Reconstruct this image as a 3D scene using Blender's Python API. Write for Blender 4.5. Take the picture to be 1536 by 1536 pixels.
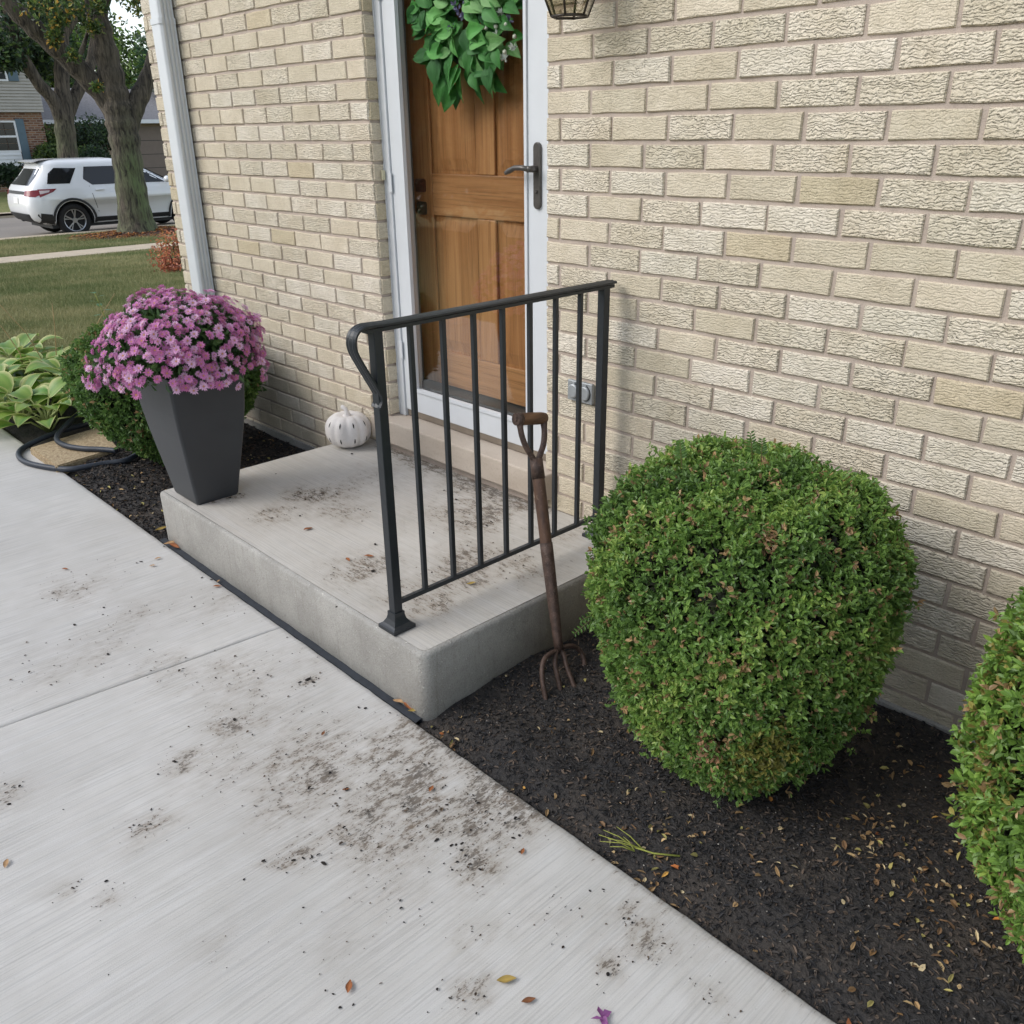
import bpy, bmesh, math, random
import numpy as np
from mathutils import Vector, Matrix
random.seed(7); rng = np.random.default_rng(11)
R_ = math.radians
for o in list(bpy.data.objects): bpy.data.objects.remove(o)
scene = bpy.context.scene
C = scene.collection

# ------------------------------------------------------------ camera
FPX = 1325.513                                        # focal length in pixels of the 1536 px photograph
CAM = np.array([1.9756, -2.0795, 1.4404])
RC = np.array([[0.689174, 0.724467, -0.013624],       # right
               [0.279603, -0.283234, -0.917388],      # down
               [-0.668476, 0.628431, -0.397761]])     # forward
cd = bpy.data.cameras.new('camera'); cam = bpy.data.objects.new('camera', cd); C.objects.link(cam)
cd.sensor_width = 36; cd.lens = FPX / 1536 * 36; cd.clip_start = .05; cd.clip_end = 2000
cam.matrix_world = Matrix(((RC[0][0], -RC[1][0], -RC[2][0], CAM[0]), (RC[0][1], -RC[1][1], -RC[2][1], CAM[1]),
                           (RC[0][2], -RC[1][2], -RC[2][2], CAM[2]), (0, 0, 0, 1)))
scene.camera = cam

# ------------------------------------------------------------ sky, sun, exposure
SUN_EL, SUN_AZ = 36, 207          # the light comes from behind and left of the camera; azimuth measured from +Y clockwise
w = bpy.data.worlds.new('World'); scene.world = w; w.use_nodes = True
wn = w.node_tree; bg = wn.nodes['Background']
sky = wn.nodes.new('ShaderNodeTexSky'); sky.sky_type = 'NISHITA'; sky.sun_disc = False
sky.sun_elevation = R_(SUN_EL); sky.sun_rotation = R_(SUN_AZ); sky.air_density = 1.0; sky.dust_density = 1.0; sky.ozone_density = 1.0
hs = wn.nodes.new('ShaderNodeHueSaturation'); hs.inputs['Saturation'].default_value = .5
wn.links.new(sky.outputs[0], hs.inputs['Color']); wn.links.new(hs.outputs[0], bg.inputs['Color'])
bg.inputs['Strength'].default_value = .15
sl = bpy.data.lights.new('sun', 'SUN'); sl.energy = 1.12; sl.angle = R_(40); sl.color = (1, .965, .91)
so = bpy.data.objects.new('sun', sl); C.objects.link(so)
az = R_(SUN_AZ); el = R_(SUN_EL)
sd = Vector((math.sin(az) * math.cos(el), math.cos(az) * math.cos(el), math.sin(el)))
so.rotation_euler = (-sd).to_track_quat('-Z', 'Y').to_euler(); so.location = (-6, -8, 12)
vs = scene.view_settings
scene.display_settings.display_device = 'sRGB'
vs.view_transform = 'Standard'; vs.look = 'None'; vs.exposure = 0.92; vs.gamma = 1; vs.use_curve_mapping = False

# ------------------------------------------------------------ pixel (of the 1536 px photograph) -> world on a plane
def ray(x, y): return RC.T @ np.array([(x - 768) / FPX, (y - 768) / FPX, 1.])
def at_z(x, y, z): d = ray(x, y); return Vector(CAM + d * (z - CAM[2]) / d[2])
def at_y(x, y, Y): d = ray(x, y); return Vector(CAM + d * (Y - CAM[1]) / d[1])
def at_x(x, y, X): d = ray(x, y); return Vector(CAM + d * (X - CAM[0]) / d[0])
def mpp(p): return float((np.array(p) - CAM) @ RC[2]) / FPX        # metres per photograph pixel at p
def proj(p):
    q = RC @ (np.array(p) - CAM); return 768 + FPX * q[0] / q[2], 768 + FPX * q[1] / q[2]

# ------------------------------------------------------------ objects
def empty(name, loc, label, cat, group=None):
    o = bpy.data.objects.new(name, None); C.objects.link(o); o.location = loc
    o.empty_display_size = .05
    o['label'] = label; o['category'] = cat
    if group: o['group'] = group
    return o
def tag(o, label, cat, group=None):
    o['label'] = label; o['category'] = cat
    if group: o['group'] = group
    return o
def wloc(o):
    v = Vector((0, 0, 0))
    while o is not None: v += o.location; o = o.parent
    return v
def link(name, me, parent=None, loc=None):
    o = bpy.data.objects.new(name, me); C.objects.link(o)
    if parent is not None: o.parent = parent
    if loc is not None: o.location = loc
    return o
class MB:
    """collects geometry in world coordinates; build() links it as one mesh object"""
    def __init__(s): s.v = []; s.f = []; s.m = []; s.sm = []
    def add(s, vs, fs, mi=0, smooth=False):
        b = len(s.v); s.v += [tuple(v) for v in vs]
        for f in fs: s.f.append([i + b for i in f]); s.m.append(mi); s.sm.append(smooth)
        return s
    def box(s, x0, x1, y0, y1, z0, z1, mi=0, bev=0):
        if bev <= 0:
            vs = [(x, y, z) for x in (x0, x1) for y in (y0, y1) for z in (z0, z1)]
            return s.add(vs, [(0, 1, 3, 2), (4, 6, 7, 5), (0, 4, 5, 1), (2, 3, 7, 6), (0, 2, 6, 4), (1, 5, 7, 3)], mi)
        bm = bmesh.new()
        r = bmesh.ops.create_cube(bm, size=1)
        for v in bm.verts: v.co = Vector(((x0 + x1) / 2 + v.co.x * (x1 - x0), (y0 + y1) / 2 + v.co.y * (y1 - y0), (z0 + z1) / 2 + v.co.z * (z1 - z0)))
        bmesh.ops.bevel(bm, geom=bm.edges[:], offset=bev, segments=2, affect='EDGES', profile=.5)
        return s.bm(bm, mi)
    def bm(s, bm, mi=0, smooth=False):
        bm.verts.index_update()
        s.add([v.co[:] for v in bm.verts], [[v.index for v in f.verts] for f in bm.faces], mi, smooth); bm.free(); return s
    def tube(s, path, rad, n=8, mi=0, cap=True, smooth=True, flat=None, twist=0):
        """swept tube; flat=(a,b) gives an elliptical/rectangular section"""
        P = [Vector(p) for p in path]; k = len(P)
        if not hasattr(rad, '__len__'): rad = [rad] * k
        up = None; rings = []
        for i in range(k):
            t = (P[min(i + 1, k - 1)] - P[max(i - 1, 0)]).normalized()
            if up is None:
                up = Vector((0, 0, 1)) if abs(t.z) < .9 else Vector((1, 0, 0))
            a = up.cross(t)
            if a.length < 1e-6: a = t.orthogonal()
            a.normalize(); b = t.cross(a); up = b
            ring = []
            for j in range(n):
                th = 2 * math.pi * (j + .5) / n + twist
                ring.append(P[i] + (a * math.cos(th) + b * math.sin(th)) * rad[i])
            rings.append(ring)
        vs = [v for r in rings for v in r]
        fs = [(i * n + j, i * n + (j + 1) % n, (i + 1) * n + (j + 1) % n, (i + 1) * n + j) for i in range(k - 1) for j in range(n)]
        s.add(vs, fs, mi, smooth)
        if cap:
            b = len(s.v) - len(vs)
            s.f += [[b + j for j in range(n)][::-1], [b + (k - 1) * n + j for j in range(n)]]; s.m += [mi, mi]; s.sm += [False, False]
        return s
    def rings(s, rings, mi=0, smooth=True, cap0=True, cap1=True, closed=True):
        n = len(rings[0]); k = len(rings)
        vs = [v for r in rings for v in r]; b = len(s.v)
        fs = [(i * n + j, i * n + (j + 1) % n, (i + 1) * n + (j + 1) % n, (i + 1) * n + j) for i in range(k - 1) for j in range(n if closed else n - 1)]
        s.add(vs, fs, mi, smooth)
        if cap0: s.f.append([b + j for j in range(n)][::-1]); s.m.append(mi); s.sm.append(False)
        if cap1: s.f.append([b + (k - 1) * n + j for j in range(n)]); s.m.append(mi); s.sm.append(False)
        return s
    def build(s, name, mat, parent=None, origin=None):
        off = wloc(parent) if parent is not None else Vector(origin or (0, 0, 0))
        me = bpy.data.meshes.new(name)
        me.from_pydata([(v[0] - off.x, v[1] - off.y, v[2] - off.z) for v in s.v], [], s.f)
        for m in (mat if isinstance(mat, (list, tuple)) else [mat]): me.materials.append(m)
        me.polygons.foreach_set('material_index', s.m); me.polygons.foreach_set('use_smooth', s.sm)
        bm = bmesh.new(); bm.from_mesh(me); bmesh.ops.recalc_face_normals(bm, faces=bm.faces[:]); bm.to_mesh(me); bm.free()
        me.update()
        o = link(name, me, parent)
        if parent is None: o.location = off
        return o
def np_mesh(name, V, F, mat, col=None, smooth=False, mi=None):
    """V (n,3), F (m,k) index array of equal sized polygons; col (n,3) -> point colour attribute"""
    me = bpy.data.meshes.new(name); n = len(V); m, k = F.shape
    me.vertices.add(n); me.vertices.foreach_set('co', np.ascontiguousarray(V, dtype=np.float32).ravel())
    me.loops.add(m * k); me.loops.foreach_set('vertex_index', np.ascontiguousarray(F, dtype=np.int32).ravel())
    me.polygons.add(m); me.polygons.foreach_set('loop_start', np.arange(0, m * k, k, dtype=np.int32))
    me.polygons.foreach_set('use_smooth', np.full(m, smooth))
    for x in (mat if isinstance(mat, (list, tuple)) else [mat]): me.materials.append(x)
    if mi is not None: me.polygons.foreach_set('material_index', mi.astype(np.int32))
    if col is not None:
        a = me.color_attributes.new('Col', 'FLOAT_COLOR', 'POINT')
        a.data.foreach_set('color', np.concatenate([col, np.ones((n, 1))], 1).astype(np.float32).ravel())
    me.update(calc_edges=True); return me
def unit(a): return a / np.maximum(np.linalg.norm(a, axis=-1, keepdims=True), 1e-9)
def leaf_mesh(name, P, D, Nn, L, W, col, mat, fold=.25):
    """many small leaves: six vertices and two folded quads each"""
    D = unit(D); S = unit(np.cross(D, Nn)); U = np.cross(S, D)
    L = L[:, None]; W = W[:, None]; n = len(P)
    v = np.stack([P, P + D * L * .32 + S * W * .5 + U * W * fold, P + D * L * .7 + S * W * .42 + U * W * fold,
                  P + D * L - U * L * .06, P + D * L * .7 - S * W * .42 + U * W * fold, P + D * L * .32 - S * W * .5 + U * W * fold], 1)
    b = np.arange(n)[:, None] * 6
    F = np.concatenate([b + [0, 1, 2, 3], b + [0, 3, 4, 5]], 0)
    return np_mesh(name, v.reshape(-1, 3), F, mat, np.repeat(col, 6, 0))
def vnoise(p, seed=0):
    """cheap smooth 3d noise from summed sines, about -1..1"""
    r = np.random.default_rng(seed); s = 0
    for i in range(7):
        k = r.normal(size=3) * (1 + .5 * i); s = s + np.sin(p @ k + r.uniform(0, 6.28)) / (1 + .3 * i)
    return s / 2.6

# ------------------------------------------------------------ materials
def srgb(r, g, b): return tuple(((c / 255) / 12.92 if c <= 10 else ((c / 255 + .055) / 1.055) ** 2.4) for c in (r, g, b)) + (1,)
class NT:
    def __init__(s, name):
        s.mat = bpy.data.materials.new(name); s.mat.use_nodes = True; s.nt = s.mat.node_tree
        s.b = s.nt.nodes['Principled BSDF']
    def n(s, t, ins=None, **props):
        x = s.nt.nodes.new('ShaderNode' + t)
        for k, v in props.items(): setattr(x, k, v)
        for k, v in (ins or {}).items():
            if isinstance(v, bpy.types.NodeSocket): s.nt.links.new(v, x.inputs[k])
            else: x.inputs[k].default_value = v
        return x
    def pos(s, sc=(1, 1, 1), obj=False):
        src = s.n('TexCoord').outputs['Object'] if obj else s.n('NewGeometry').outputs['Position']
        return s.n('Mapping', {'Vector': src, 'Scale': sc}).outputs[0]
    def noise(s, sc=(1, 1, 1), scale=1, detail=3, rough=.55, dist=0, obj=False, vec=None):
        return s.n('TexNoise', {'Vector': vec or s.pos(sc, obj), 'Scale': scale, 'Detail': detail, 'Roughness': rough, 'Distortion': dist}).outputs['Fac']
    def math(s, op, a, b=0., c=None, clamp=False):
        x = s.n('Math', {0: a, 1: b}, operation=op, use_clamp=clamp)
        if c is not None:
            if isinstance(c, bpy.types.NodeSocket): s.nt.links.new(c, x.inputs[2])
            else: x.inputs[2].default_value = c
        return x.outputs[0]
    def ramp(s, f, a, b, lo=0., hi=1.):
        return s.n('MapRange', {0: f, 1: a, 2: b, 3: lo, 4: hi}, clamp=True).outputs[0]
    def mix(s, f, a, b, mode='MIX'):
        x = s.n('Mix', data_type='RGBA', blend_type=mode)
        for k, v in ((0, f), (6, a), (7, b)):
            if isinstance(v, bpy.types.NodeSocket): s.nt.links.new(v, x.inputs[k])
            else: x.inputs[k].default_value = v
        return x.outputs[2]
    def attr(s, name='Col'): return s.n('Attribute', attribute_name=name)
    def bump(s, h, strength=.5, dist=.01, normal=None):
        i = {'Height': h, 'Strength': strength, 'Distance': dist}
        if normal is not None: i['Normal'] = normal
        return s.n('Bump', i).outputs[0]
    def out(s, color=None, rough=None, normal=None, **kw):
        d = {'Base Color': color, 'Roughness': rough, 'Normal': normal}
        d.update({k.replace('_', ' '): v for k, v in kw.items()})
        for k, v in d.items():
            if v is None: continue
            if isinstance(v, bpy.types.NodeSocket): s.nt.links.new(v, s.b.inputs[k])
            else: s.b.inputs[k].default_value = v
        return s.mat
def simple(name, col, rough=.5, var=.12, scale=30, bump=.15, bdist=.002, **kw):
    """base colour with slight mottling and fine relief"""
    t = NT(name); f = t.noise(scale=scale, detail=4)
    dark = tuple(c * (1 - var) for c in col[:3]) + (1,); lite = tuple(min(1, c * (1 + var)) for c in col[:3]) + (1,)
    c = t.mix(t.ramp(f, .3, .7), dark, lite)
    return t.out(c, rough, t.bump(t.noise(scale=scale * 4, detail=3), bump, bdist) if bump else None, **kw)

def mat_brick(name, light, dark, relief, groove, fine):
    t = NT(name)
    sx = t.n('SeparateXYZ', {0: t.n('NewGeometry').outputs['Position']})
    wob = t.math('ADD', t.math('MULTIPLY', t.noise((22, 22, 30), 1, 2.0, .58), .7), t.math('MULTIPLY', t.noise((75, 75, 95), 1, 2.0, .6), .42))
    ph = t.math('MULTIPLY_ADD', sx.outputs[2], 128., t.math('MULTIPLY', wob, 5.2))
    n1 = t.math('MULTIPLY', t.math('PINGPONG', ph, .5), 2.)                                  # stacked wavy ridges
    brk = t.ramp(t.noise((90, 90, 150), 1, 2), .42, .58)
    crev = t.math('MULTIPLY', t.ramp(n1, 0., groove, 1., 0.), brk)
    spk = t.noise(scale=330, detail=2)
    big = t.noise(scale=9, detail=3)
    c = t.mix(t.ramp(big, .35, .68), light, dark)
    c = t.mix(t.math('MULTIPLY', t.ramp(spk, .52, .72), fine), c, tuple(x * .62 for x in dark[:3]) + (1,))
    c = t.mix(t.math('MULTIPLY', crev, .42 * relief), c, tuple(x * .48 for x in dark[:3]) + (1,))  # shade between the ridges, painted into the brick colour as darker lines
    c = t.mix(1., c, t.n('CombineColor', {k: t.ramp(t.n('ObjectInfo').outputs['Random'], 0., 1., lo, hi) for k, lo, hi in ((0, .89, 1.02), (1, .90, 1.02), (2, .92, 1.07))}).outputs[0], 'MULTIPLY')
    h = t.math('ADD', t.math('MULTIPLY', crev, -1.), t.math('MULTIPLY', n1, .5))
    nb = t.bump(h, relief * .82, .0045)
    nb = t.bump(t.noise((150, 150, 260), 1, 3, .65), .55, .003, t.bump(spk, .4, .0015, nb))
    c = t.mix(t.ramp(t.noise(scale=70, detail=4, rough=.65), .4, .72, 0, .38), c, tuple(x * .74 for x in dark[:3]) + (1,))
    return t.out(c, .9, nb, Specular_IOR_Level=.25)
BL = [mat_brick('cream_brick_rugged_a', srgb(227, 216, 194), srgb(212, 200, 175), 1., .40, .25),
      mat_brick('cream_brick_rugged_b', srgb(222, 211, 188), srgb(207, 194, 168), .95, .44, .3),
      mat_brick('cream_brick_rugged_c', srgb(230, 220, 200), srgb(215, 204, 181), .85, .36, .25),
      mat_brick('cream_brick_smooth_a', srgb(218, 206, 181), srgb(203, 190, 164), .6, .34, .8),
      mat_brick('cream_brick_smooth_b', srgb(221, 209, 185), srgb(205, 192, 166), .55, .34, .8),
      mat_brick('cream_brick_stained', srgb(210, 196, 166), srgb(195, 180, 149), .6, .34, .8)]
def mat_mortar():
    t = NT('mortar'); f = t.noise(scale=14, detail=4); g = t.noise(scale=420, detail=2)
    c = t.mix(t.ramp(f, .3, .7), srgb(184, 170, 158), srgb(168, 154, 143))
    c = t.mix(t.ramp(g, .55, .75, 0, .5), c, srgb(120, 108, 100))
    return t.out(c, .95, t.bump(g, .6, .002, t.bump(f, .4, .004)))
MORTAR = mat_mortar()
def mat_concrete(name, along, light, dark, broom=.5):
    """broom finished concrete; 'along' is the axis of the strokes, the Col attribute carries soil stains"""
    t = NT(name)
    sc = (230, 4, 40) if along == 'Y' else (4, 230, 40)
    sc2 = (45, 1.6, 10) if along == 'Y' else (1.6, 45, 10)
    st = t.noise(sc, 1, 2); st2 = t.noise(sc2, 1, 3)
    big = t.noise(scale=1.7, detail=4); mid = t.noise(scale=11, detail=4); fine = t.noise(scale=520, detail=2)
    c = t.mix(t.ramp(big, .3, .7), light, dark)
    c = t.mix(t.ramp(mid, .35, .7, 0, .35), c, srgb(181, 178, 170))
    c = t.mix(t.ramp(st2, .45, .8, 0, .4 * broom), c, srgb(222, 224, 226))
    c = t.mix(t.ramp(st, .45, .76, 0, .95 * broom), c, srgb(150, 149, 147))
    c = t.mix(t.ramp(fine, .6, .8, 0, .3), c, srgb(120, 116, 110))
    # soil: thin specks dragged along the strokes where the stain attribute is high
    a = t.n('SeparateColor', {0: t.attr().outputs['Color']}).outputs[0]
    sp = t.noise((230, 90, 60) if along == 'Y' else (90, 230, 60), 1, 4, .62)
    sp2 = t.noise((60, 24, 20) if along == 'Y' else (24, 60, 20), 1, 4, .6)
    cov = t.math('ADD', t.math('MULTIPLY', sp, .55), t.math('MULTIPLY', sp2, .45))
    thr = t.ramp(a, 0., 1., .665, .44)
    k = t.ramp(t.math('SUBTRACT', cov, thr), 0., .07)
    film = t.math('MULTIPLY', t.ramp(a, .09, .7), t.ramp(sp2, .30, .66, .10, .68))
    c = t.mix(film, c, srgb(136, 122, 104))
    c = t.mix(t.math('MULTIPLY', k, .66), c, t.mix(t.ramp(t.noise(scale=14, detail=3), .4, .65), srgb(52, 46, 42), srgb(92, 76, 60)))
    h = t.math('ADD', t.math('MULTIPLY', st, 1.), t.math('MULTIPLY', fine, .5))
    return t.out(c, t.ramp(st2, .3, .7, .72, .86), t.bump(h, .7 * broom + .12, .0024), Specular_IOR_Level=.35)
CONC = mat_concrete('walk_concrete', 'Y', srgb(207, 204, 199), srgb(189, 186, 181))
PORCHC = mat_concrete('porch_concrete', 'X', srgb(203, 199, 192), srgb(184, 179, 171), .45)
def mat_porch_side():
    t = NT('cast_concrete'); v = t.noise((90, 90, 5), 1, 4); f = t.noise(scale=6, detail=5); s = t.noise(scale=120, detail=2)
    c = t.mix(t.ramp(f, .3, .7), srgb(178, 175, 169), srgb(154, 151, 145))
    c = t.mix(t.ramp(v, .55, .75, 0, .35), c, srgb(128, 124, 114))
    c = t.mix(t.ramp(t.noise(scale=260, detail=3), .5, .72, 0, .5), c, srgb(118, 114, 108)); c = t.mix(t.ramp(t.noise(scale=55, detail=4, rough=.7), .52, .7, 0, .4), c, srgb(132, 128, 122)); c = t.mix(t.ramp(s, .68, .74, 0, .9), c, srgb(208, 204, 196))
    return t.out(c, .92, t.bump(t.noise(scale=240, detail=4, rough=.7), .7, .003, t.bump(s, .5, .003)))
CAST = mat_porch_side()
IRON = simple('black_painted_iron', srgb(38, 42, 46), .42, .12, 60, .12)
WHITE = simple('white_painted_metal', srgb(203, 206, 209), .38, .03, 8, 0)
def mat_leafy(name, rough=.45, trans=.25, bump=0):
    t = NT(name); c = t.attr().outputs['Color']
    m = t.out(c, rough)
    if trans:
        tr = t.n('BsdfTranslucent', {'Color': c}); mx = t.n('MixShader', {0: trans, 1: t.b.outputs[0], 2: tr.outputs[0]})
        t.nt.links.new(mx.outputs[0], t.nt.nodes['Material Output'].inputs[0])
    return m
WLEAF = mat_leafy('wreath_leaf', .62, .2); LEAF = mat_leafy('leaf', .42, .32); PETAL = mat_leafy('petal', .6, .3); LITTER = mat_leafy('dry_litter', .8, .0)
GLASSM = NT('clear_glass')
def mk_glass(t, tint=(1, 1, 1, 1), fr_scale=1.0):
    g = t.n('BsdfGlossy', {'Color': (1, 1, 1, 1), 'Roughness': .02}); tr = t.n('BsdfTransparent', {'Color': tint})
    fc = t.n('LayerWeight', {'Blend': .5}).outputs['Facing']                                   # symmetric Schlick term, same from both sides
    fr = t.math('MULTIPLY_ADD', t.math('POWER', fc, 5.), .9, .045 * fr_scale, clamp=True)
    mx = t.n('MixShader', {0: fr, 1: tr.outputs[0], 2: g.outputs[0]})
    t.nt.links.new(mx.outputs[0], t.nt.nodes['Material Output'].inputs[0]); return t.mat
GLASSM = mk_glass(GLASSM, (.93, .95, .94, 1), 1.5)
CARGLASS = simple('dark_tinted_glass', (.012, .014, .016, 1), .06, 0, 5, 0, Specular_IOR_Level=.7)
# ============================================================ ground
def structure(o): o['kind'] = 'structure'; return o
def stuff(o): o['kind'] = 'stuff'; return o
GP = [(-400, -.2), (-60, -.45), (-40, -.75), (-32.4, -.93), (-32.35, -1.15), (-23.25, -1.15), (-23.2, -.93), (-19, -.86), (-17, -.80), (-4, -.045), (-2.6, -.03), (60, -.03)]
def gz(x): return float(np.interp(x, [a for a, b in GP], [b for a, b in GP]))
def mat_lawn():
    t = NT('lawn_turf'); big = t.noise(scale=.5, detail=4); mid = t.noise((3, 9, 3), 1, 4); f = t.noise(scale=45, detail=4)
    c = t.mix(t.ramp(big, .3, .7), srgb(104, 114, 58), srgb(132, 130, 80))
    c = t.mix(t.ramp(mid, .45, .75, 0, .6), c, srgb(150, 142, 100))
    c = t.mix(t.ramp(f, .4, .7, 0, .7), c, srgb(80, 94, 44))
    return t.out(c, .95, t.bump(f, .9, .03))
mb = MB(); xs = [-400, -150, -80, -60, -50, -40, -32.4, -32.35, -23.25, -23.2, -21, -19, -17, -13, -10, -8, -6, -4, -2.6, 0, 8, 60]
ys = [-300, -60, -20, -6, 0, 6, 14, 30, 60, 300]
mb.add([(x, y, gz(x)) for x in xs for y in ys], [(i * len(ys) + j, (i + 1) * len(ys) + j, (i + 1) * len(ys) + j + 1, i * len(ys) + j + 1) for i in range(len(xs) - 1) for j in range(len(ys) - 1)])
structure(mb.build('lawn', mat_lawn()))
def mat_asphalt():
    t = NT('asphalt'); f = t.noise(scale=60, detail=3); b = t.noise((.4, .15, 1), 1, 4)
    c = t.mix(t.ramp(b, .3, .7), srgb(120, 114, 108), srgb(140, 133, 124)); c = t.mix(t.ramp(f, .5, .8, 0, .4), c, srgb(90, 86, 82))
    return t.out(c, .9, t.bump(f, .4, .01))
mb = MB(); mb.box(-32.0, -23.6, -120, 160, -1.14, -1.045); structure(mb.build('street', mat_asphalt()))
OLDC = simple('old_concrete', srgb(178, 164, 143), .9, .12, 4, .2)
def long_slabs(name, x0, x1, y0, y1, step, zf, th=.1):
    mb = MB(); mb.box(x0, x1, y0, y1, zf(x0) - th - .05, min(zf(x0), zf(x1)) - .015)
    root = structure(mb.build(name, OLDC)); me = None; y = y0 + .01; k = 0
    while y < y1 - step * .5:
        if me is None:
            m = MB(); m.add([(x0, 0, zf(x0) - .08), (x1, 0, zf(x1) - .08), (x1, step - .02, zf(x1) - .08), (x0, step - .02, zf(x0) - .08),
                             (x0, 0, zf(x0)), (x1, 0, zf(x1)), (x1, step - .02, zf(x1)), (x0, step - .02, zf(x0))],
                            [(4, 5, 6, 7), (0, 4, 7, 3), (1, 2, 6, 5), (0, 1, 5, 4), (3, 7, 6, 2)])
            s = m.build('slab', OLDC, root); me = s.data; s.location.y += y
        else: s = link('slab', me, root, (0, y, 0))
        y += step
    return root
long_slabs('sidewalk', -18.75, -17.45, -6, 16, 1.5, lambda x: gz(x) + .025)
long_slabs('kerb', -23.62, -23.2, -12, 24, 3.0, lambda x: -.90)
long_slabs('far_kerb', -32.4, -32.0, -12, 30, 3.0, lambda x: -.90)

# ------------------------------------------------------------ concrete walkway with soil stains
spots = []
def spot(px, py, r, s, z=0., lst=spots):
    p = at_z(px, py, z); lst.append((p.x, p.y, r * mpp(p), s))
for a in [(700, 1225, 85, 1.0), (640, 1190, 75, .72), (770, 1205, 60, .8), (715, 1300, 40, .8), (430, 1292, 20, 1.1), (470, 1288, 18, 1.1), (405, 1294, 14, .9),
          (340, 1010, 55, .62), (352, 1082, 34, .9), (462, 1023, 16, 1.25), (430, 1150, 90, .55), (520, 1130, 80, .5), (262, 1146, 26, .85), (225, 1240, 36, .7), (12, 1190, 34, .95),
          (697, 1500, 36, 1.0), (985, 1418, 42, .95), (912, 1458, 26, 1.05), (940, 1375, 22, .7), (620, 1090, 75, .5), (500, 975, 70, .35), (330, 900, 60, .4), (120, 880, 55, .5),
          (205, 920, 50, .35), (90, 890, 20, .8), (560, 1265, 50, .7), (500, 1260, 30, .6), (800, 1175, 45, .5), (600, 1330, 60, .35), (720, 1390, 45, .4), (165, 1345, 24, .6), (110, 1330, 24, .6),
          (330, 1150, 60, .35), (70, 1010, 60, .3), (240, 1000, 50, .4), (850, 1370, 50, .35), (1060, 1500, 40, .5), (310, 1420, 40, .3), (500, 1420, 60, .25), (150, 970, 60, .35),
          (640, 1140, 90, .5), (400, 1060, 80, .4), (560, 1200, 110, .45), (480, 1190, 90, .4), (1000, 1330, 40, .35)]: spot(*a)
pspots = []
for a in [(480, 745, 30, .9), (520, 770, 30, .6), (450, 740, 22, .8), (545, 850, 45, .55), (510, 860, 40, .4), (680, 770, 45, .7), (735, 785, 35, .65), (690, 860, 50, .7), (640, 905, 40, .6),
          (700, 830, 40, .6), (600, 890, 30, .5), (760, 840, 40, .5), (320, 745, 26, 1.0), (345, 748, 14, 1.2), (420, 770, 30, .7), (640, 690, 40, .5), (700, 730, 40, .7), (760, 760, 40, .7), (560, 720, 60, .3), (800, 860, 40, .4), (850, 800, 40, .4)]:
    spot(*a, z=.202, lst=pspots)
def stain_field(X, Y, lst, base=.10):
    k = np.ones(X.shape)
    wx = X + .02 * vnoise(np.stack([X * 14, Y * 14, 0 * X], -1), 15); wy = Y + .03 * vnoise(np.stack([X * 12, Y * 10, 0 * X], -1), 16)
    for x, y, r, s in lst:
        d2 = ((wx - x) ** 2 + (wy - y) ** 2) / (r * r); k = k * (1 - min(.95, s * .64) * np.exp(-d2 * 1.0))
    n = vnoise(np.stack([X * 23, Y * 11, 0 * X], -1), 5) * .6 + vnoise(np.stack([X * 60, Y * 32, 0 * X], -1), 6) * .4
    return np.clip(base + (1 - k) * (1 + .75 * n) + .05 * n, 0, 1)
WE = -.948                                           # walkway edge along the porch
def walk_slab(name, xa, xb, y0, y1, res, parent):
    """xa, xb: x of the two ends as functions of y; rounded arrises, stain attribute per vertex"""
    ny = max(2, int((y1 - y0) / res)); nx = max(2, int((xb(0) - xa(0)) / res))
    yy = np.concatenate([[y0, y0], np.linspace(y0 + .006, y1 - .007, ny), [y1, y1]]); uu = np.concatenate([[0, 0], np.linspace(.006, 1, nx) * 0 + np.linspace(0, 1, nx), [1, 1]])
    V = np.zeros((len(uu), len(yy), 3))
    for i, u in enumerate(uu):
        a = np.array([xa(y) for y in yy]); b = np.array([xb(y) for y in yy]); e = .004
        V[i, :, 0] = a + (b - a) * u + (e if 2 <= i < len(uu) - 2 and u == 0 else 0) - (e if 2 <= i < len(uu) - 2 and u == 1 else 0)
        V[i, :, 1] = yy
    Z = np.zeros(V.shape[:2]); Z[:, [1, -2]] = -.007; Z[[1, -2], :] = np.minimum(Z[[1, -2], :], -.004); Z[:, [0, -1]] = -.11; Z[[0, -1], :] = -.11
    V[:, :, 2] = Z + .0012 * vnoise(V * 2.2, 3) * (Z > -.05)
    V[:, -3:, 1] += .0012 * vnoise(np.stack([V[:, -3:, 0] * 9, V[:, -3:, 0] * 31, 0 * V[:, -3:, 0]], -1), 8)
    n, m = len(uu), len(yy); I = np.arange(n * m).reshape(n, m)
    F = np.stack([I[:-1, :-1], I[1:, :-1], I[1:, 1:], I[:-1, 1:]], -1).reshape(-1, 4)
    st = stain_field(V[:, :, 0], V[:, :, 1], spots)
    # soil creeps over the edge beside the beds
    st = st + .35 * np.exp(-((V[:, :, 1] - WE) / .035) ** 2) * (V[:, :, 0] > .35)
    me = np_mesh(name, V.reshape(-1, 3), F, CONC, np.repeat(np.clip(st, 0, 1).reshape(-1, 1), 3, 1), True)
    o = link(name, me, parent); o.location = (0, 0, 0); return o
mb = MB(); mb.box(-9, 5, -2.62, WE - .02, -.2, -.05); walk = structure(mb.build('walkway', OLDC))
J = lambda y: -.30 + .0915 * (y + .93)
walk_slab('slab', lambda y: J(y) + .0022, lambda y: 2.7 + 0 * y, -2.6, WE, .014, walk)
walk_slab('slab', lambda y: -3.45 + 0 * y, lambda y: J(y) - .0022, -2.6, WE, .016, walk)
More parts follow.
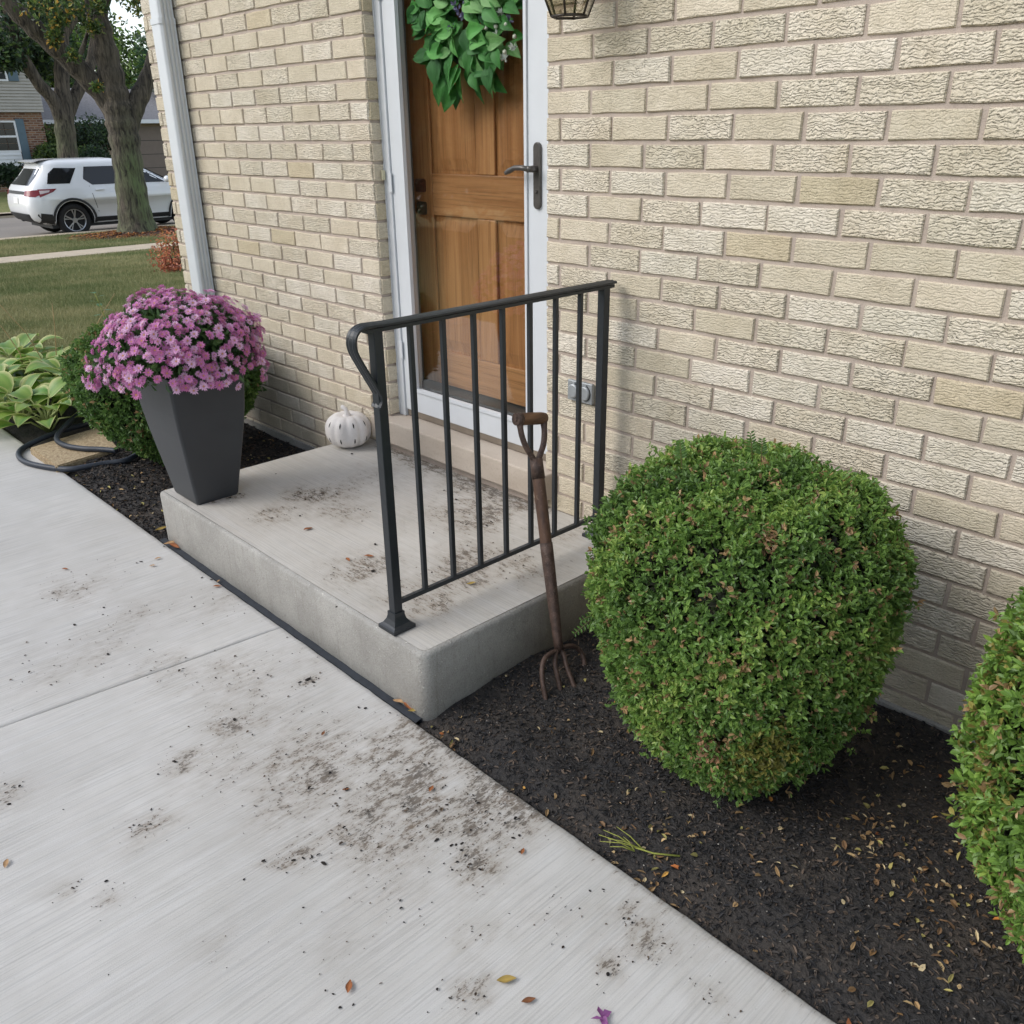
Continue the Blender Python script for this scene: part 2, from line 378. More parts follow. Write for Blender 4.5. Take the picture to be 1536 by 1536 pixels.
walk_slab('slab', lambda y: -9 + 0 * y, lambda y: -3.456 + 0 * y, -2.6, WE, .08, walk)
walk_slab('slab', lambda y: 2.706 + 0 * y, lambda y: 5 + 0 * y, -2.6, WE, .08, walk)

# ------------------------------------------------------------ porch
PZ = .202; PX0, PX1, PY0, PY1 = -1.205, .405, -.926, -.002
def porch():
    rc, n = .034, 7
    def outline(ins):
        r = rc - ins; pts = []
        x0, x1, y0, y1 = PX0 + ins, PX1 - ins, PY0 + ins, PY1
        for k in range(n): a = -math.pi / 2 + (math.pi / 2) * k / (n - 1); pts.append((x1 - r + r * math.cos(a), y0 + r + r * math.sin(a)))
        pts += [(x1, y1), (x0, y1)]
        for k in range(n): a = math.pi + (math.pi / 2) * k / (n - 1); pts.append((x0 + r * .5 + r * .5 * math.cos(a), y0 + r * .5 + r * .5 * math.sin(a)))
        return pts
    mb = MB(); rb = .014
    rings = [[(x, y, -.14) for x, y in outline(0)], [(x, y, PZ - rb) for x, y in outline(0)]]
    for k in range(1, 5):
        a = math.pi / 2 * k / 4; rings.append([(x, y, PZ - rb + rb * math.sin(a)) for x, y in outline(rb * (1 - math.cos(a)))])
    mb.rings(rings, 0, True, True, False)
    return mb.build('porch', CAST)
pch = structure(porch())
# broom finished top laid on the cast block, with its own stain attribute
nx, ny = 120, 70
X, Y = np.meshgrid(np.linspace(PX0 + .0145, PX1 - .0145, nx), np.linspace(PY0 + .0145, PY1, ny), indexing='ij')
# pull the two front corners round
for cx, s in ((PX1 - .034, 1), (PX0 + .017, -1)):
    dx = np.maximum(0, s * (X - cx)); dy = np.maximum(0, (PY0 + (.034 if s > 0 else .017)) - Y); r = np.hypot(dx, dy); rm = (.0195 if s > 0 else .0022); k = np.where(r > rm, rm / np.maximum(r, 1e-6), 1)
    both = (dx > 0) & (dy > 0); X = np.where(both, cx + s * dx * k, X); Y = np.where(both, (PY0 + (.034 if s > 0 else .017)) - dy * k, Y)
V = np.stack([X, Y, PZ + .0005 + .0008 * vnoise(np.stack([X * 4, Y * 4, X * 0], -1), 2)], -1)
I = np.arange(nx * ny).reshape(nx, ny); F = np.stack([I[:-1, :-1], I[1:, :-1], I[1:, 1:], I[:-1, 1:]], -1).reshape(-1, 4)
st = stain_field(X, Y, [(a, b, c * 1.15, d * 1.35) for a, b, c, d in pspots], .14) + .55 * np.exp(-((Y + .03) / .05) ** 2) * (X > -1.05) * (X < .0)
link('broomed_top', np_mesh('broomed_top', V.reshape(-1, 3), F, PORCHC, np.repeat(np.clip(st, 0, 1).reshape(-1, 1), 3, 1), True), pch)
# black foam expansion strip between walkway and porch
mb = MB(); n = 40; a = [(PX0 - .02 + (PX1 - PX0 + .0) * i / n) for i in range(n + 1)]
for i in range(n):
    z0 = -.004 + .0012 * math.sin(i * 1.7); z1 = -.004 + .0012 * math.sin((i + 1) * 1.7)
    y1 = WE + .0215; mb.add([(a[i], WE + .001, z0), (a[i + 1], WE + .001, z1), (a[i + 1], y1, z1 + .004), (a[i], y1, z0 + .004), (a[i], WE + .001, -.1), (a[i + 1], WE + .001, -.1), (a[i], y1, -.1), (a[i + 1], y1, -.1)],
       [(0, 1, 2, 3), (0, 4, 5, 1), (3, 2, 7, 6)])
structure(mb.build('expansion_joint', simple('black_foam_strip', srgb(44, 48, 54), .85, .25, 40, .5)))

# ============================================================ house
H = .07075; ROW0 = 1.72                              # course height; z of the centre of course n is ROW0 - n*H
XL0, XL1 = -2.80, -.977; XR0, XR1 = -.056, 3.4; RET = .062
house = empty('brick_house', (-.5, .1, 0), 'cream textured brick house with a recessed front door', 'house')
mb = MB(); ZT = 2.72
mb.box(XL0 + .004, XL1 - .0015, .0032, .16, -.3, ZT); mb.box(XR0 + .0015, XR1, .0032, .16, -.3, ZT)
mb.box(XL1 - .004, XR0 + .004, .25, .30, -.3, ZT); mb.box(XL1 - .004, XR0 + .004, .007, .16, 2.16, ZT)
mb.box(XL0 + .004, XL0 + .16, .165, 7, -.8, ZT)
wall = mb.build('brick_wall', MORTAR, house)
MJ = .0105
def brick_geo(L, hh, seed, D=.045):
    r = random.Random(seed); j = lambda s: r.uniform(-s, s)
    xs = [-L / 2, -L / 6, L / 6, L / 2]; ring = [(x, -hh / 2) for x in xs] + [(x, hh / 2) for x in xs[::-1]]
    e = [(x + j(.0018), z + j(.0016)) for x, z in ring]
    tilt = j(.0015)
    v = [(x, D, z) for x, z in e] + [(x, .0006 + j(.0012), z) for x, z in e] + [(x * (1 - .005 / L) , -.0030 + j(.001) + tilt * x / L, z * (1 - .0055 / hh)) for x, z in e]
    n = 8; f = [(a * n + i, a * n + (i + 1) % n, (a + 1) * n + (i + 1) % n, (a + 1) * n + i) for a in range(2) for i in range(n)] + [[2 * n + i for i in range(n)]]
    return v, f
_bm = {}
def brick_mesh(L, mi, var):
    key = (round(L, 3), mi, var)
    if key not in _bm:
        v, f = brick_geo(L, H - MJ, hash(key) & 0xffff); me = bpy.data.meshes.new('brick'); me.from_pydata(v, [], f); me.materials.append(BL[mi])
        b = bmesh.new(); b.from_mesh(me); bmesh.ops.recalc_face_normals(b, faces=b.faces[:]); b.to_mesh(me); b.free(); _bm[key] = me
    return _bm[key]
rb = random.Random(3); bricks = []
def row_bricks(n, x0, x1, joints):
    js = sorted(j for j in joints if x0 + .012 < j < x1 - .012); e = [x0] + js + [x1]
    for k, (a, b) in enumerate(zip(e[:-1], e[1:])):
        aa = a + (MJ / 2 if k > 0 else 0); bb = b - (MJ / 2 if k < len(e) - 2 else 0)
        if bb - aa < .02: continue
        mi = rb.choice([0, 0, 1, 1, 2, 2, 3, 3, 4, 4]) if rb.random() > .035 else 5
        bricks.append((aa, bb, ROW0 - n * H, mi))
nlo, nhi = 26, -13
for n in range(nhi, nlo):
    odd = n % 2
    jr = [(i + (.598 if odd else 0)) * .1998 + rb.uniform(-.003, .003) for i in range(0, 18)]
    jl = [-1.178 + (.40 * .2075 if odd else 0) - i * .2075 + rb.uniform(-.003, .003) for i in range(0, 9)]
    z = ROW0 - n * H
    row_bricks(n, XR0, XR1, jr); row_bricks(n, XL0, XL1, jl)
    if z > 2.2: row_bricks(n, XL1 + MJ, XR0 - MJ, [XL1 + MJ + .1 * odd + .2 * i for i in range(6)])
def parea(b):
    a, bb, z, mi = b; p = [proj(q) for q in ((a, 0, z - H / 2), (bb, 0, z - H / 2), (bb, 0, z + H / 2), (a, 0, z + H / 2))]
    cx = sum(q[0] for q in p) / 4; cy = sum(q[1] for q in p) / 4
    s = abs(sum(p[i][0] * p[(i + 1) % 4][1] - p[(i + 1) % 4][0] * p[i][1] for i in range(4))) / 2
    inside = -40 < cx < 1576 and -40 < cy < 1576
    hid = ((cx - 1128) / 225) ** 2 + ((cy - 940) / 255) ** 2 < 1            # behind the big shrub
    return s if inside and not hid else s * 1e-4
bricks.sort(key=parea, reverse=True)
def place_brick(i, b):
    a, bb, z, mi = b; L = bb - a; LQ = round(L / .004) * .004
    o = link('brick', brick_mesh(LQ, mi, i % 4), wall)
    o.location = Vector(((a + bb) / 2, rb.uniform(-.0012, .0012), z + rb.uniform(-.0008, .0008))) - wloc(wall)
for i, b in enumerate(bricks[:276]): place_brick(i, b)
mb = MB()
for i, b in enumerate(bricks[276:]):
    a, bb, z, mi = b; v, f = brick_geo(bb - a, H - MJ, i)
    mb.add([((a + bb) / 2 + x, y, z + zz) for x, y, zz in v], f, mi)
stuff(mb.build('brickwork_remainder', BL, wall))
# the reveal: brick ends that turn into the left side of the doorway
RETM = [BL[3], BL[5], BL[4]]
for n in range(-6, 20):
    z = ROW0 - n * H
    if z < .36: continue
    v, f = brick_geo(RET - .004, H - MJ, 900 + n); mb = MB()
    mb.add([(XL1 + .0025 - y, .002 + RET / 2 + x, z + zz) for x, y, zz in v], f)
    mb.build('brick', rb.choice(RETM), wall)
# low foundation ledge showing above the mulch
mb = MB(); mb.box(XL0, XL1 - .3, -.012, .02, -.3, .045); mb.build('foundation', CAST, house)
mb = MB(); mb.box(PX1 + .003, XR1, -.018, .02, -.3, .018); mb.build('foundation', CAST, house)
# house mass behind and roof edge above, outside the frame
mb = MB(); mb.box(XL0 - .4, XR1 + .4, -.42, 7.2, ZT, ZT + .16); mb.build('soffit', WHITE, house)

# ------------------------------------------------------------ limestone sill
def mat_stone():
    t = NT('limestone_sill'); f = t.noise((3, 3, 8), 1, 5); s = t.noise(scale=160, detail=3)
    c = t.mix(t.ramp(f, .3, .7), srgb(194, 182, 168), srgb(168, 154, 139)); c = t.mix(t.ramp(s, .5, .8, 0, .35), c, srgb(140, 128, 114))
    return t.out(c, .8, t.bump(s, .4, .002))
SZ = .338
mb = MB(); mb.box(-1.055, -.022, -.047, .075, SZ - .098, SZ, 0, .006); mb.build('door_sill', mat_stone(), house)
mb = MB(); mb.box(-1.03, -.045, -.012, .02, PZ - .02, SZ - .099); mb.build('sill_bed', MORTAR, house)
# ------------------------------------------------------------ storm door
DY = RET
fr = MB()
fr.box(XL1 + .004, XL1 + .042, DY - .012, DY + .09, SZ + .002, 2.14); fr.box(XR0 - .052, XR0 - .002, DY - .012, DY + .09, SZ + .002, 2.14); fr.box(XL1 + .042, XR0 - .052, DY - .012, DY + .09, 2.09, 2.14)
frame = fr.build('door_frame', WHITE, house)
c = MB(); n = 60                                      # ragged sealant bead against the brick
pts = [(XL1 + .0065 + random.uniform(-.0012, .0012), DY - .013 + random.uniform(-.0015, .001), SZ + .01 + (2.14 - SZ) * i / n) for i in range(n + 1)]
c.tube(pts, [random.uniform(.0022, .004) for _ in pts], 6); c.build('sealant_bead', simple('grey_sealant', srgb(196, 196, 196), .7, .1, 40, .3), frame)
SX0, SX1 = XL1 + .044, XR0 - .0535; GX0, GX1 = SX0 + .072, SX1 - .088; GZ0, GZ1 = SZ + .118, 2.0
d = MB()
d.box(SX0, GX0, DY - .006, DY + .030, SZ + .03, 2.085, 0, .004); d.box(GX1, SX1, DY - .006, DY + .030, SZ + .03, 2.085, 0, .004)
d.box(GX0 + .0005, GX1 - .0005, DY - .0055, DY + .030, SZ + .03, GZ0, 0, .004); d.box(GX0 + .0005, GX1 - .0005, DY - .0055, DY + .030, GZ1, 2.085, 0, .004)
sdoor = d.build('storm_door', WHITE, house)
g = MB()                                              # raised glazing bead
g.box(GX0, GX0 + .012, DY - .012, DY + .004, GZ0, GZ1); g.box(GX1 - .012, GX1, DY - .012, DY + .004, GZ0, GZ1); g.box(GX0 + .012, GX1 - .012, DY - .012, DY + .004, GZ0, GZ0 + .014); g.box(GX0 + .012, GX1 - .012, DY - .012, DY + .004, GZ1 - .012, GZ1)
g.build('glazing_bead', WHITE, sdoor)
g = MB(); g.box(GX0 + .003, GX1 - .003, DY + .006, DY + .010, GZ0 + .003, GZ1 - .003); g.build('glass_pane', GLASSM, sdoor)
g = MB(); g.box(SX0 + .002, SX1 - .002, DY + .0, DY + .028, SZ + .004, SZ + .029); g.build('door_sweep', simple('bronze_sweep', srgb(150, 140, 128), .35, .15, 12, .1, Metallic=.6), sdoor)
BRONZE = simple('bronze_handle', srgb(92, 88, 84), .38, .12, 50, .1, Metallic=.5)
hp = at_y(800, 264, DY - .01); hx = (GX1 + SX1) / 2 + .004
h_ = MB(); R0 = .0155; zt, zb = hp.z + .10, hp.z - .10
def pill(y, r):
    pts = [(hx + r * math.cos(a), y, zt - R0 + r * math.sin(a)) for a in np.linspace(0, math.pi, 9)] + [(hx + r * math.cos(a), y, zb + R0 + r * math.sin(a)) for a in np.linspace(math.pi, 2 * math.pi, 9)]
    return pts
h_.rings([pill(DY - .0062, R0), pill(DY - .014, R0), pill(DY - .017, R0 - .003)], 0, False, True, True)
h_.build('handle_plate', BRONZE, sdoor)
zl = hp.z + .022; l = MB()
l.tube([(hx, DY - .017, zl), (hx, DY - .045, zl), (hx - .006, DY - .053, zl)], [.011, .010, .010], 10)
l.tube([(hx, DY - .05, zl), (hx - .03, DY - .053, zl + .004), (hx - .06, DY - .054, zl + .003), (hx - .085, DY - .053, zl - .006), (hx - .105, DY - .052, zl - .014)], [.0085, .0085, .008, .009, .006], 10)
l.tube([(hx, DY - .0165, zb + .055), (hx, DY - .022, zb + .055)], .006, 10)
l.build('lever_handle', BRONZE, sdoor)
for z in (.62, 1.26, 1.9): hg = MB(); hg.box(XL1 + .034, XL1 + .052, DY - .017, DY - .0125, z - .035, z + .035); hg.build('hinge', WHITE, frame)
mb = MB(); pz = at_x(581, 262, XL1 + .0); mb.box(XL1 + .0085, XL1 + .017, DY - .030, DY - .016, pz.z - .017, pz.z + .017, 0, .001); mb.build('bell_button', simple('ivory_plastic', srgb(196, 190, 160), .5, .05, 20, .05), house)
# ------------------------------------------------------------ oak entry door behind the glass
def mat_oak():
    t = NT('stained_oak'); g1 = t.noise((22, 22, 1.1), 1, 4, .6, .6); g2 = t.noise((150, 150, 4), 1, 3); b = t.noise(scale=2.2, detail=3)
    c = t.mix(t.ramp(g1, .3, .7), srgb(196, 140, 92), srgb(154, 100, 58)); c = t.mix(t.ramp(g2, .5, .75, 0, .6), c, srgb(112, 70, 40)); c = t.mix(t.ramp(b, .4, .8, 0, .4), c, srgb(172, 114, 70))
    return t.out(c, .38, t.bump(g2, .25, .0015), Specular_IOR_Level=.4)
def mat_oak_h():
    t = NT('stained_oak_rail'); g1 = t.noise((1.3, 22, 26), 1, 4, .6, .7); g2 = t.noise((4, 150, 160), 1, 3)
    c = t.mix(t.ramp(g1, .3, .7), srgb(192, 138, 92), srgb(156, 104, 64)); c = t.mix(t.ramp(g2, .5, .75, 0, .6), c, srgb(92, 56, 30))
    return t.out(c, .38, t.bump(g2, .25, .0015), Specular_IOR_Level=.4)
OAK, OAKH = mat_oak(), mat_oak_h()
EY = .165
ex0, ex1, ez0, ez1 = -.945, -.088, .475, 2.12
edge = MB(); edge.box(ex0, ex1, EY + .012, EY + .045, ez0, ez1); edoor = edge.build('entry_door', OAK, house)
zr0, zr1 = at_y(700, 327, EY).z, at_y(700, 262, EY).z; sw = .115
cx0, cx1 = -.575, -.475
def prt(nm, x0, x1, z0, z1, m, y0=EY, b=.004): q = MB(); q.box(x0, x1, y0, EY + .0115, z0, z1, 0, b); return q.build(nm, m, edoor)
prt('stile', ex0, ex0 + sw, ez0, ez1, OAK); prt('stile', ex1 - sw, ex1, ez0, ez1, OAK)
prt('rail', ex0 + sw + .0005, ex1 - sw - .0005, zr0, zr1, OAKH); prt('rail', ex0 + sw + .0005, ex1 - sw - .0005, ez0, ez0 + .14, OAKH); prt('rail', ex0 + sw + .0005, ex1 - sw - .0005, ez1 - .12, ez1, OAKH)
for z0, z1 in ((ez0 + .1405, zr0 - .0005), (zr1 + .0005, ez1 - .1205)):
    prt('muntin', cx0, cx1, z0, z1, OAK)
    for x0, x1 in ((ex0 + sw, cx0), (cx1, ex1 - sw)):
        q = MB(); a, b2 = x0 + .012, x1 - .012; za, zb_ = z0 + .012, z1 - .012; ins = .04
        o_ = [(a, EY + .0105, za), (b2, EY + .0105, za), (b2, EY + .0105, zb_), (a, EY + .0105, zb_)]
        i_ = [(a + ins, EY + .003, za + ins), (b2 - ins, EY + .003, za + ins), (b2 - ins, EY + .003, zb_ - ins), (a + ins, EY + .003, zb_ - ins)]
        q.rings([o_, i_], 0, False, False, True); q.build('panel', OAK, edoor)
for (x, y, cc_) in ((631, 278, srgb(92, 52, 38)), (633, 312, srgb(78, 62, 48))):
    p = at_y(x, y, EY - .002); hw, hh, rr = .030, .024, .009; q = MB()
    ol = lambda k, yy: [(p.x + sx * (hw - rr) * 1.0 + (rr * math.cos(R_(a0 + 90 * j / 3))) * k + sx * (k - 1) * hw, yy, p.z + sy * (hh - rr) + (rr * math.sin(R_(a0 + 90 * j / 3))) * k) for sx, sy, a0 in ((1, -1, -90), (1, 1, 0), (-1, 1, 90), (-1, -1, 180)) for j in range(4)]
    q.rings([ol(1, EY + .001), ol(1, EY - .005), ol(.8, EY - .007)], 0, False); q.build('lock_plate', simple('dark_lock_plate', cc_, .4, .1, 30, .1), edoor)
DARK = simple('dark_threshold', srgb(44, 42, 40), .5, .2, 30, .2)
q = MB(); q.box(XL1 + .043, XR0 - .053, DY + .034, .24, SZ + .002, ez0 - .006); q.build('threshold', DARK, house)
q = MB(); q.box(XL1 + .006, XL1 + .03, DY + .092, .249, SZ, 2.16); q.box(XR0 - .03, XR0 - .006, DY + .092, .249, SZ, 2.16); q.box(XL1 + .03, XR0 - .03, DY + .092, .249, 2.13, 2.16); q.build('door_jamb', simple('brown_jamb', srgb(96, 76, 62), .5, .12, 20, .1), house)
# ============================================================ handrail
RX = .243; y1, y2 = -.885, -.066; TZ = 1.022
rail = empty('handrail', (RX, -.475, PZ), 'black iron handrail with square balusters and a curled end on the porch', 'handrail')
def sq(mb, x, y, z0, z1, w, bev=.0015): mb.box(x - w / 2, x + w / 2, y - w / 2, y + w / 2, z0, z1, 0, bev)
for yy in (y1, y2):
    m = MB(); sq(m, RX, yy, PZ + .045, TZ - .012, .026); po = m.build('post', IRON, rail)
    m = MB(); prof = [(.036, 0), (.036, .010), (.031, .013), (.026, .017), (.019, .029), (.0165, .040), (.0165, .050)]
    m.rings([[(RX + a * r, yy + b * r, PZ + .002 + h) for a, b in ((-1, -1), (1, -1), (1, 1), (-1, 1))] for r, h in prof], 0, False); m.build('base_shoe', IRON, po)
zb1, zb2 = at_x(606, 893, RX).z, at_x(885, 778, RX).z; zb = (zb1 + zb2) / 2
m = MB(); m.box(RX - .0065, RX + .0065, y1 + .0135, y2 - .0135, zb - .013, zb + .0, 0, .001); m.build('bottom_rail', IRON, rail)
for k in range(1, 8):
    yy = y1 + (y2 - y1) * k / 8
    m = MB(); sq(m, RX, yy, zb - .001, TZ - .015, .0127, .001); m.build('baluster', IRON, rail)
m = MB(); m.box(RX - .0125, RX + .0125, y1 - .03, y2 + .034, TZ - .0155, TZ - .006, 0, .001)
def capsec(c, t, wv, ln=.021, h=.0085):
    up = t.cross(wv).normalized()
    if up.z < 0 and abs(t.z) < .3: up = -up
    return up
# moulded cap with the lamb's tongue end: a flat ribbed bar swept along the curl
pxs = [(600, 481), (578, 486), (556, 489), (541, 492), (531, 500), (527, 513), (529, 528), (538, 545), (550, 565), (561, 583), (567, 594), (568, 603), (564, 613)]
path = [Vector((RX, at_x(x, y, RX).y, at_x(x, y, RX).z)) for x, y in pxs]
dz = TZ - path[1].z
path = [Vector((RX, y2 + .036, TZ)), Vector((RX, -.4, TZ)), Vector((RX, -.8, TZ))] + [Vector((RX, p.y, p.z + dz)) for p in path[1:]]
# smooth the curl
def catmull(P, k=4):
    out = []
    for i in range(len(P) - 1):
        a, b, c, d = P[max(i - 1, 0)], P[i], P[i + 1], P[min(i + 2, len(P) - 1)]
        for j in range(k):
            t = j / k; out.append(.5 * ((2 * b) + (c - a) * t + (2 * a - 5 * b + 4 * c - d) * t * t + (3 * b - a - 3 * c + d) * t ** 3))
    return out + [P[-1]]
sm = catmull(path[2:], 4); path = path[:2] + sm
sec = [(-.019, -.003), (-.019, .002), (-.013, .005), (-.008, .0035), (0, .006), (.008, .0035), (.013, .005), (.019, .002), (.019, -.003)]
rings = []; K = len(path); X_ = Vector((1, 0, 0))
for i, p in enumerate(path):
    t = (path[min(i + 1, K - 1)] - path[max(i - 1, 0)]).normalized(); up = X_.cross(t).normalized() * -1
    sc = 1.0 if i < K - 3 else (1.0, 1.05, .9)[i - K + 3]
    rings.append([p + X_ * a * sc + up * b for a, b in sec])
if rings[0][4].z < path[0].z:
    rings = [[path[i] * 2 - v if False else Vector((v.x, v.y, v.z)) - 2 * ((v - path[i]) - X_ * (v - path[i]).dot(X_)) for v in r] for i, r in enumerate(rings)]
m.rings(rings, 0, False); m.build('top_rail', IRON, rail)

# ============================================================ garden fork leaning on the rail
def mat_oldwood():
    t = NT('weathered_ash_handle'); g = t.noise((60, 60, 5), 1, 4, obj=True); s = t.noise(scale=70, detail=3)
    c = t.mix(t.ramp(g, .3, .7), srgb(104, 76, 58), srgb(66, 46, 36)); c = t.mix(t.ramp(s, .6, .75, 0, .6), c, srgb(130, 110, 92))
    return t.out(c, .62, t.bump(g, .5, .002))
def mat_rust():
    t = NT('rusted_steel'); g = t.noise(scale=60, detail=5); s = t.noise(scale=220, detail=2)
    c = t.mix(t.ramp(g, .3, .7), srgb(96, 76, 66), srgb(60, 46, 40)); c = t.mix(t.ramp(s, .55, .75, 0, .5), c, srgb(128, 112, 102))
    return t.out(c, .6, t.bump(s, .5, .0012, t.bump(g, .4, .002)), Metallic=.25)
OWOOD, RUST = mat_oldwood(), mat_rust()
GRIPW = (lambda t: t.out(t.mix(t.ramp(t.noise((55, 9, 55), 1, 4), .3, .7), srgb(128, 92, 62), srgb(74, 50, 34)), .6, t.bump(t.noise((90, 12, 90), 1, 3), .5, .002)))(NT('worn_grip_wood'))
tips = [at_z(x, y, .012) for x, y in ((818, 1046), (840, 1032), (861, 1029), (876, 1004))]
tc = sum(tips, Vector()) / 4
crown = at_x(838, 972, .505); top = at_x(797, 628, RX + .034)
fork = empty('garden_fork', (tc.x, tc.y, .0), 'old garden fork with wooden D handle stuck in the mulch', 'garden fork')
ax = (top - crown).normalized(); L = (top - crown).length
def along(s): return crown + ax * s
s_sock, s_y = L * .46, L - .125
def shaft_pt(s, r): return along(s)
m = MB(); m.tube([along(s) for s in (s_sock - .1, s_sock, s_sock + .08, s_y - .06, s_y + .012)], [.0165, .0168, .0172, .0178, .0165], 12); m.build('shaft', OWOOD, fork)
m = MB(); m.tube([along(s) for s in (-.006, .03, .10, s_sock - .03, s_sock)], [.0125, .0135, .0155, .0182, .0182], 12); m.build('socket', RUST, fork)
side = (Vector((0, 1, 0)) - ax * ax.y).normalized()
m = MB(); m.tube([along(s_y - .045), along(s_y + .012)], [.0192, .0180], 12)
gw = .047
for sg in (-1, 1):
    P = catmull([along(s_y + .004) + side * sg * .006, along(s_y + .024) + side * sg * .018, along(s_y + .05) + side * sg * .034, along(s_y + .08) + side * sg * .043, along(s_y + .105) + side * sg * .045, along(L + .006) + side * sg * .045], 3)
    m.tube(P, [.0085] * (len(P) - 4) + [.0095, .0105, .012, .012], 8)
m.build('yoke', RUST, fork)
gt = along(L); m = MB(); m.tube([gt + side * s for s in (-.040, -.036, -.015, .015, .036, .052)], [.0165, .0178, .0180, .0180, .0176, .015], 14); m.build('grip', GRIPW, fork)
m = MB(); m.tube([gt - side * .0405, gt - side * .0575], [.0185, .0175], 14); m.tube([gt - side * .0575, gt - side * .0605], [.007, .006], 8); m.build('rivet_cap', RUST, fork)
tpx = [[(838, 976), (828, 979), (817, 988), (813, 1003), (814, 1022), (818, 1046)], [(836, 976), (833, 984), (833, 1000), (837, 1018), (840, 1032)],
       [(841, 974), (846, 984), (850, 1000), (856, 1016), (861, 1029)], [(843, 972), (852, 969), (863, 970), (872, 979), (876, 991), (877, 1004)]]
for pts, tp in zip(tpx, tips):
    n_ = len(pts); P = []
    for k, (x, y) in enumerate(pts):
        f_ = (y - 972) / (pts[-1][1] - 972); f_ = min(1, max(0, f_)); P.append(at_x(x, y, crown.x + (tp.x - crown.x) * f_))
    P.append(P[-1] + (P[-1] - P[-2]).normalized() * .09); P = catmull(P, 3)
    m = MB(); m.tube(P, [.0070] * (len(P) - 3) + [.006, .005, .003], 8); m.build('tine', RUST, fork)

# ============================================================ ceramic pumpkin
pp = at_z(521, 679, PZ); pc = Vector((-1.10, -.115, PZ))
pw = at_z(521, 676, PZ); pc = Vector((pw.x - .050, pw.y + .046, PZ))
def mat_ceramic():
    t = NT('speckled_white_ceramic'); s = t.noise(scale=420, detail=2); b = t.noise(scale=9, detail=3)
    c = t.mix(t.ramp(b, .3, .7), srgb(228, 223, 219), srgb(212, 206, 202)); c = t.mix(t.ramp(s, .62, .72, 0, .55), c, srgb(140, 132, 128))
    return t.out(c, .6, t.bump(s, .25, .001))
CER = mat_ceramic(); SLOT = simple('dark_slot', srgb(28, 26, 25), .9, .1, 20, 0)
pk = empty('ceramic_pumpkin', pc, 'white speckled ceramic pumpkin beside the door sill', 'pumpkin')
PRx, PHt = .097, .146
def pump(th, ph, off=0):
    lob = 1 - .085 * abs(math.cos(th * 5)) ** 5; c_, s_ = math.cos(ph), math.sin(ph)
    r = PRx * lob * (abs(c_) ** .72); z = PHt / 2 + PHt / 2 * math.copysign(abs(s_) ** .85, s_)
    dip = .020 * math.exp(-(r / .030) ** 2) if ph > 0 else 0
    return Vector((pc.x + (r + off) * math.cos(th), pc.y + (r + off) * math.sin(th), PZ + .001 + max(0, z - dip)))
m = MB(); nt, npn = 80, 20
m.rings([[pump(2 * math.pi * i / nt, -math.pi / 2 + .12 + (math.pi - .14) * j / npn) for i in range(nt)] for j in range(npn + 1)], 0, True); body = m.build('body', CER, pk)
m = MB(); P = catmull([pc + Vector((0, 0, PHt - .016)), pc + Vector((.004, -.003, PHt + .004)), pc + Vector((.0, -.006, PHt + .018)), pc + Vector((-.010, -.010, PHt + .024)), pc + Vector((-.017, -.013, PHt + .026))], 3)
m.tube(P, [.024, .017, .013, .011, .010, .0095, .0092, .009, .009, .0092, .0095, .009, .007][:len(P)], 10); m.build('stem', CER, pk)
for k in range(10):
    th = (k + .5) * math.pi / 5
    for p0, p1 in ((.32, .68), (-.52, -.16)):
        pts = [pump(th, p0 + (p1 - p0) * i / 4, .0008) for i in range(5)]
        t3 = Vector((-math.sin(th), math.cos(th), 0)); wd = [.0004, .0026, .0032, .0024, .0004]
        m = MB(); m.add([p + t3 * w_ for p, w_ in zip(pts, wd)] + [p - t3 * w_ for p, w_ in zip(pts, wd)], [(i, i + 1, i + 6, i + 5) for i in range(4)]); m.build('slot', SLOT, body)

# ============================================================ tapered planter and chrysanthemum
plc = Vector((-1.05, -.806, PZ))
pot = empty('planter', plc, 'tall tapered charcoal planter on the porch corner', 'planter')
def mat_pot():
    t = NT('charcoal_resin'); f = t.noise(scale=5, detail=4); s = t.noise(scale=150, detail=2)
    c = t.mix(t.ramp(f, .3, .7), srgb(56, 59, 62), srgb(48, 50, 54)); c = t.mix(t.ramp(s, .74, .8, 0, .4), c, srgb(110, 106, 100))
    return t.out(c, .46, t.bump(t.noise(scale=40, detail=3), .06, .004))
POT = mat_pot()
PH = .488
def sqr(a, z, r=.010, n=3):
    pts = []
    for (sx, sy, a0) in ((1, -1, -90), (1, 1, 0), (-1, 1, 90), (-1, -1, 180)):
        for k in range(n + 1):
            an = R_(a0 + 90 * k / n); pts.append((plc.x + sx * (a - r) + r * math.cos(an), plc.y + sy * (a * .84 - r) + r * math.sin(an), z))
    return pts
prof = [(.094, 0), (.098, .008), (.112, .09), (.128, .18), (.143, .27), (.154, .35), (.161, .43), (.163, PH)]
m = MB(); m.rings([sqr(a, PZ + .001 + h) for a, h in prof] + [sqr(.154, PZ + PH), sqr(.151, PZ + PH - .05)], 0, False, True, False)
m.build('pot', POT, pot)
SOIL = simple('potting_soil', srgb(40, 34, 30), .95, .3, 60, .8, .01)
m = MB(); m.rings([sqr(.1505, PZ + PH - .06), sqr(.150, PZ + PH - .03)], 0, False); m.build('soil', SOIL, pot)

